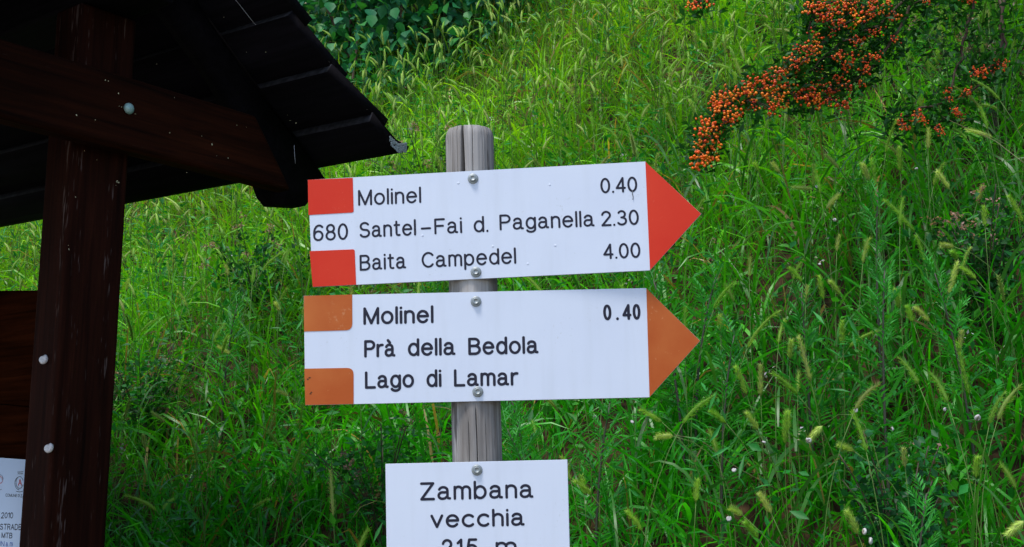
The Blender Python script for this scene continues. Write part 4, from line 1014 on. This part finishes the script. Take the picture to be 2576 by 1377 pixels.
# ---------------------------------------------------------------- wooden kiosk
def build_kiosk():
    K3 = np.array((Matrix.Rotation(R(2.0), 3, 'Y') @ Matrix.Rotation(R(52), 3, 'Z')))
    d = ray(138, 1000); O = CAMPOS + d * (2.38 / math.hypot(d[0], d[1]))
    KM = Matrix.Translation(O) @ Matrix(K3.tolist()).to_4x4()
    base_z = -O[2] - .02
    # the thing's origin at the foot of the near post
    foot = O + K3 @ np.array([.06, .04, base_z + .0])
    e = empty('notice_kiosk', foot, 'dark stained wooden notice kiosk with shingled gable roof at left', 'kiosk')
    e.matrix_world = Matrix.Translation(foot) @ Matrix(K3.tolist()).to_4x4()
    off = np.linalg.inv(K3) @ (O - foot)
    def part(name, g, m, parent=None, smooth=False):
        me = g.mesh(name, m, smooth, -off); return link(name, me, parent or e)
    def loc(px, py, axis, val):
        dd = K3.T @ ray(px, py); c = K3.T @ (CAMPOS - O); t = (val - c[axis]) / dd[axis]; return c + dd * t
    bev = []
    def beambox(name, x0, x1, y0, y1, z0, z1, m, bw=.004, parent=None):
        g = Geo(); box(g, x0, x1, y0, y1, z0, z1); o = part(name, g, m, parent)
        md = o.modifiers.new('bevel', 'BEVEL'); md.width = bw; md.segments = 3; md.limit_method = 'ANGLE'
        for p in o.data.polygons: p.use_smooth = False
        return o
    b, ee = .122, .084
    LEN = 1.5
    beambox('post', 0, b, 0, ee, base_z, .735, M_postK, .006)
    beambox('post', 0, b, LEN, LEN + ee, base_z, .735, M_postK, .006)
    beambox('added_ridge_beam', .004, b - .004, -.12, LEN + ee + .12, .737, .885, M_roof, .006)  # added black beam over the post top, standing in for deep shade
    cb_ = beambox('crossbeam', -.95, .488, -.052, -.0025, .461, .600, M_beam, .010)
    for v in cb_.data.vertices:                     # the end is cut on the slope of the rafter
        if v.co.x + off[0] * -1 > .4 and v.co.z - off[2] > .53: v.co.x -= .105
    beambox('crossbeam', -.70, .43, LEN + ee + .0025, LEN + ee + .052, .461, .600, M_beam, .010)
    # roof line, measured from below at the verge
    Npts = np.array([(.664, .556), (.556, .600), (.436, .676), (.330, .763), (.226, .852), (.122, .942), (.064, .992)])
    for yy in (.004, LEN + .02):
        g = Geo(); up = [(x - .004, z - .006) for x, z in Npts[1:]]
        lo = [(.1245, .838), (.235, .752), (.330, .672), (.392, .600), (.474, .456), (.494, .441), (.574, .452)]
        pts = [(.632, .522), (.560, .588)] + up[1:-2] + [(.1245, .932)] + lo
        extrude_profile(g, pts, 0, 2, yy, yy + .042, 1); part('rafter', g, M_roof)
        g = Geo(); extrude_profile(g, [(.128 - x - .002, z) for x, z in pts][::-1], 0, 2, yy, yy + .042, 1); part('rafter', g, M_roof)
    ylo, yhi = -.20, LEN + ee + .20
    th = .024
    for side in (1, -1):
        for k in range(len(Npts) - 1):
            a, bb = Npts[k], Npts[k + 1]; dvec = (bb - a) / np.linalg.norm(bb - a); nrm = np.array([-dvec[1], dvec[0]]); nrm = nrm if nrm[1] > 0 else -nrm
            if k == 0:                               # lowest board kicks out at the eave
                cur = [a + [0.006, .004], a + (bb - a) * .2 + [0, -.010], a + (bb - a) * .45 + [0, -.015], a + (bb - a) * .72 + [0, -.009], bb]
                top = [bb + nrm * th] + [p + nrm * th for p in cur[::-1][1:-1]] + [a + nrm * th * .8 + [.006, .0]]
                pts = cur + top
            else:
                lo = a - dvec * .040 + nrm * .0245; pts = [lo, bb, bb + nrm * th, lo + nrm * th]
            if side < 0 and k == 0: lo = a + (a - bb) * 2.2; pts = [lo, bb, bb + nrm * th, lo + nrm * th]   # unseen path-side slope, lengthened to shade the post from the sky
            pts = [((p[0] if side > 0 else .128 - p[0]), p[1]) for p in pts]
            if side < 0: pts = pts[::-1]
            g = Geo(); jit = rng.uniform(-.006, .006); extrude_profile(g, pts, 0, 2, ylo + jit, yhi + jit, 1); g.V[-1][:, 2] += .026 * (g.V[-1][:, 1] + .2); rb = part('roof_board', g, M_roof); rb.data.materials.append(M_edge_light)
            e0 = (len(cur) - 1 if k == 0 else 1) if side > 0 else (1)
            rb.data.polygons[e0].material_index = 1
            if k == 0 and side > 0:
                g = Geo()                            # grey lichen crust on the tip of the eave board
                for i in range(240):
                    q = rng.random() ** 1.6 * .052; x = a[0] + .004 - q; zz = np.interp(x, [a[0] - .05, a[0] - .022, a[0] + .006], [a[1] + .020, a[1] + .006, a[1] + .014]) + rng.uniform(-.009, .009)
                    r = rng.uniform(.0012, .0035); y = ylo + jit - .0006; kk = 6; aa = np.arange(kk) * 1.047
                    V = [(x + r * math.cos(t) * rng.uniform(.6, 1.3), y, zz + r * math.sin(t) * rng.uniform(.6, 1.3)) for t in aa] + [(x, y - .0016, zz)]
                    g.add(V, None, [(u, (u + 1) % kk, kk) for u in range(kk)])
                part('lichen_crust', g, plain('grey_lichen', (.30, .33, .32), .9, .1, 0, (400, (.12, .14, .13), .4, .6)), rb)['kind'] = 'stuff'
    # notice board panel: planks between the posts
    xs = .034
    for z0, z1 in ((-.0135, .204), (-.202, -.0142), (-.392, -.2045), (-.582, -.3945), (-.772, -.5845)):
        beambox('plank', xs, xs + .026, ee + .001, LEN - .001, z0, z1, M_panel, .003).data.transform(Matrix(((1, 0, 0, 0), (0, 1, 0, 0), (0, .09, 1, -.09 * (ee + off[1])), (0, 0, 0, 1))))
    beambox('backing_board', xs + .0265, xs + .034, ee + .001, LEN - .001, -.78, .185, M_panel, .001)
    # paper notice
    pc = loc(30, 1160, 0, xs - .002)
    ytop = lambda px, py: loc(px, py, 0, xs - .0018)
    nk = K3 @ np.array([-1., 0, 0])
    g = Geo(); P = [ytop(61, 1160), ytop(-240, 1135), ytop(-240, 1760), ytop(50, 1800)]
    P[0][1] = P[3][1] = ee + .003
    P = np.array(P); V = np.concatenate([P, P + [.0012, 0, 0]]); g.add(V, [(0, 1, 2, 3), (7, 6, 5, 4), (0, 4, 5, 1), (1, 5, 6, 2), (2, 6, 7, 3), (3, 7, 4, 0)])
    paper = part('paper_notice', g, M_paper)
    class KP:
        n = nk
        def __call__(s, px, py): return O + K3 @ ytop(px, py)
    kp = KP(); inv = np.linalg.inv(K3)
    def kword(items, m, sw, name='lettering'):
        g = Geo()
        for t, x0, y0, x1, y1, cap in items: word(g, t, x0, y0, x1, y1, cap, sw, kp, .22, .0004)
        g.V = [(v - O) @ inv.T for v in g.V]; part(name, g, m, paper)
    kword([('COMUNE', 14, 1249.5, 43, 1251, 7.5), ('DI', 45, 1251, 49.5, 1251.2, 7.5), ('ZA', 52, 1251.5, 61, 1252, 7.5)], M_inkgrey, 1.2)
    kword([('2010', 3, 1304.5, 33, 1304.5, 15)], M_ink, 2.2)
    kword([('STRADE', 0, 1333, 54, 1334, 15)], M_ink, 2.2)
    kword([('MTB', 4, 1354, 31, 1355, 14)], M_ink, 2.2)
    kword([('IN', 0, 1374.5, 11, 1375, 13), ('a', 15, 1375, 20, 1375, 13), ('.', 22, 1375, 24, 1375, 13), ('m', 25, 1375, 32, 1375, 13)], M_inkblue, 1.6)
    def strokes(lines, m, sw, name):
        g = Geo()
        for i, l in enumerate(lines):
            S3 = .00068
            P = [kp(*q) + kp.n * (.0006 + .0001 * (i % 3)) for q in l]; tube(g, np.array(P), sw * S3 / 2, 4)
        g.V = [(v - O) @ inv.T for v in g.V]; part(name, g, m, paper)
    strokes([arc(50, 1214, 9, 15, 20, 340, 16), [(46, 1192), (58, 1192)], [(45, 1188), (59, 1187)], arc(51, 1216, 13, 17, 100, 250, 12), [(42, 1236), (50, 1238), (58, 1236)]], M_inkgrey, 1.6, 'crest')
    strokes([[(51, 1206), (47, 1222)], [(51, 1206), (55, 1222)], [(49, 1216), (53, 1216)]], M_inkred, 2.0, 'crest')
    strokes([[(0, 1198), (5, 1201), (8, 1210), (3, 1216), (0, 1215)]], M_inkred, 1.6, 'crest')
    strokes([[(0, 1194), (6, 1197), (9, 1206)], [(0, 1233), (5, 1231)]], M_inkgrey, 1.2, 'crest')
    # domed coach bolt on the beam
    p = loc(323, 274, 1, -.052); g = Geo(); k = 24; V = []
    prof = [(.0100, 0), (.0108, .0015), (.0100, .004), (.0078, .0065), (.0045, .0080)]
    for r, h in prof: V += [(p[0] + r * math.cos(t), p[1] - h, p[2] + r * 1.0 * math.sin(t)) for t in np.arange(k) * 2 * math.pi / k]
    V.append((p[0], p[1] - .0086, p[2])); Q = [(i * k + j, i * k + (j + 1) % k, (i + 1) * k + (j + 1) % k, (i + 1) * k + j) for i in range(4) for j in range(k)]
    g.add(V, Q, [(4 * k + j, 4 * k + (j + 1) % k, 5 * k) for j in range(k)]); part('coach_bolt', g, M_cap, None, True)
    # pale specks of dry moss and droppings stuck to the wood
    g = Geo()
    def speck(P, s, nax):
        for q in range(4):
            c = P + rng.normal(0, s * .35, 3); c[nax] = P[nax]
            r = s * rng.uniform(.3, .7); V = rng.normal(0, 1, (8, 3)); V /= np.linalg.norm(V, axis=1)[:, None]
            V = np.array([(1, 0, 0), (0, 1, 0), (0, 0, 1), (-1, 0, 0), (0, -1, 0), (0, 0, -1)]) * r * rng.uniform(.6, 1.2, (6, 1)) + c
            g.add(V, None, [(0, 1, 2), (1, 3, 2), (3, 4, 2), (4, 0, 2), (1, 0, 5), (3, 1, 5), (4, 3, 5), (0, 4, 5)])
    z1 = lambda x, y: (x * .5, y * .5)
    for x, y, s in [(597, 470, 3), (530, 405, 2), (545, 408, 2), (385, 580, 3), (480, 604, 1.6), (855, 668, 2.4), (1066, 728, 3), (1015, 686, 1.4), (1192, 630, 1.6), (1148, 797, 1.4), (878, 492, 1.2), (1240, 640, 1), (600, 536, 1.2), (612, 540, 1.2), (680, 573, 2), (940, 868, 1.4), (1090, 785, 1)]:
        q = z1(x, y)
        if 60 < q[0] < 700: speck(loc(*q, 1, -.0528), s * .0007, 1)
    for x, y, s in [(590, 914, 4), (598, 918, 3), (583, 934, 2), (380, 992, 2), (346, 1255, 2.4), (345, 1235, 1.6), (487, 805, 1.5), (425, 760, 1.6)]:
        q = z1(x, y); speck(loc(*q, 1, -.0005), s * .00055, 1)
    def on_roof(px, py):
        dd = K3.T @ ray(px, py); c = K3.T @ (CAMPOS - O)
        for t in np.arange(.8, 5, .004):
            q = c + dd * t
            if q[0] < .67 and q[0] > -.4 and q[2] > np.interp(max(q[0], .128 - q[0]), Npts[::-1, 0], Npts[::-1, 1]) - .004: return q
        return None
    for px, py, s in [(424, 69, 3.5), (474, 70, 3), (501, 121, 4), (507, 127, 2), (391, 158, 2), (643, 269, 4), (691, 287, 4), (741, 306, 3), (302, 19, 1.5), (438, 22, 2), (425, 41, 2), (617, 128, 1), (516, 97, 1.5), (665, 128, 1.5), (727, 300, 1.5), (765, 5, 3), (720, 286, 1.2), (560, 40, 1.4)]:
        q = on_roof(px, py)
        if q is not None: speck(q - np.array([0, .004, .004]), s * .0008, 2)
    part('dry_specks', g, M_speck)['kind'] = 'stuff'
    # cobweb threads
    for pts, wd, lab in (([(585, -10), (640, 60), (700, 105), (750, 135), (795, 157)], .00035, 'long pale cobweb thread slanting under the kiosk roof'),
                         ([(740, 366), (741, 390), (743, 412)], .0003, 'short cobweb thread hanging at the lowest roof board')):
        P = []
        for q in pts:
            c = loc(*q, 1, -.10); P.append(O + K3 @ c)
        P = np.array(P); g = Geo(); tube(g, P - P[0], wd, 4); o = link('cobweb_thread', g.mesh('cobweb_thread', M_web), None, P[0]); tag(o, lab, 'cobweb')
    for px, py, s, lab in ((109, 905, 1.0, 'white spiral snail shell on the kiosk post, upper of the two'), (122, 1128, 1.0, 'white spiral snail shell on the kiosk post, lower of the two')):
        c = loc(px, py, 0, -.004) if px < 112 else loc(px, py, 0, -.004)
        wp = O + K3 @ c; q = Matrix(K3.tolist()) @ Vector((-1, -.5, .1)).normalized()
        eu = q.to_track_quat('Z', 'Y').to_euler(); snail(wp, .8, lab, tuple(eu), 'snail shells on the kiosk post')
build_kiosk()
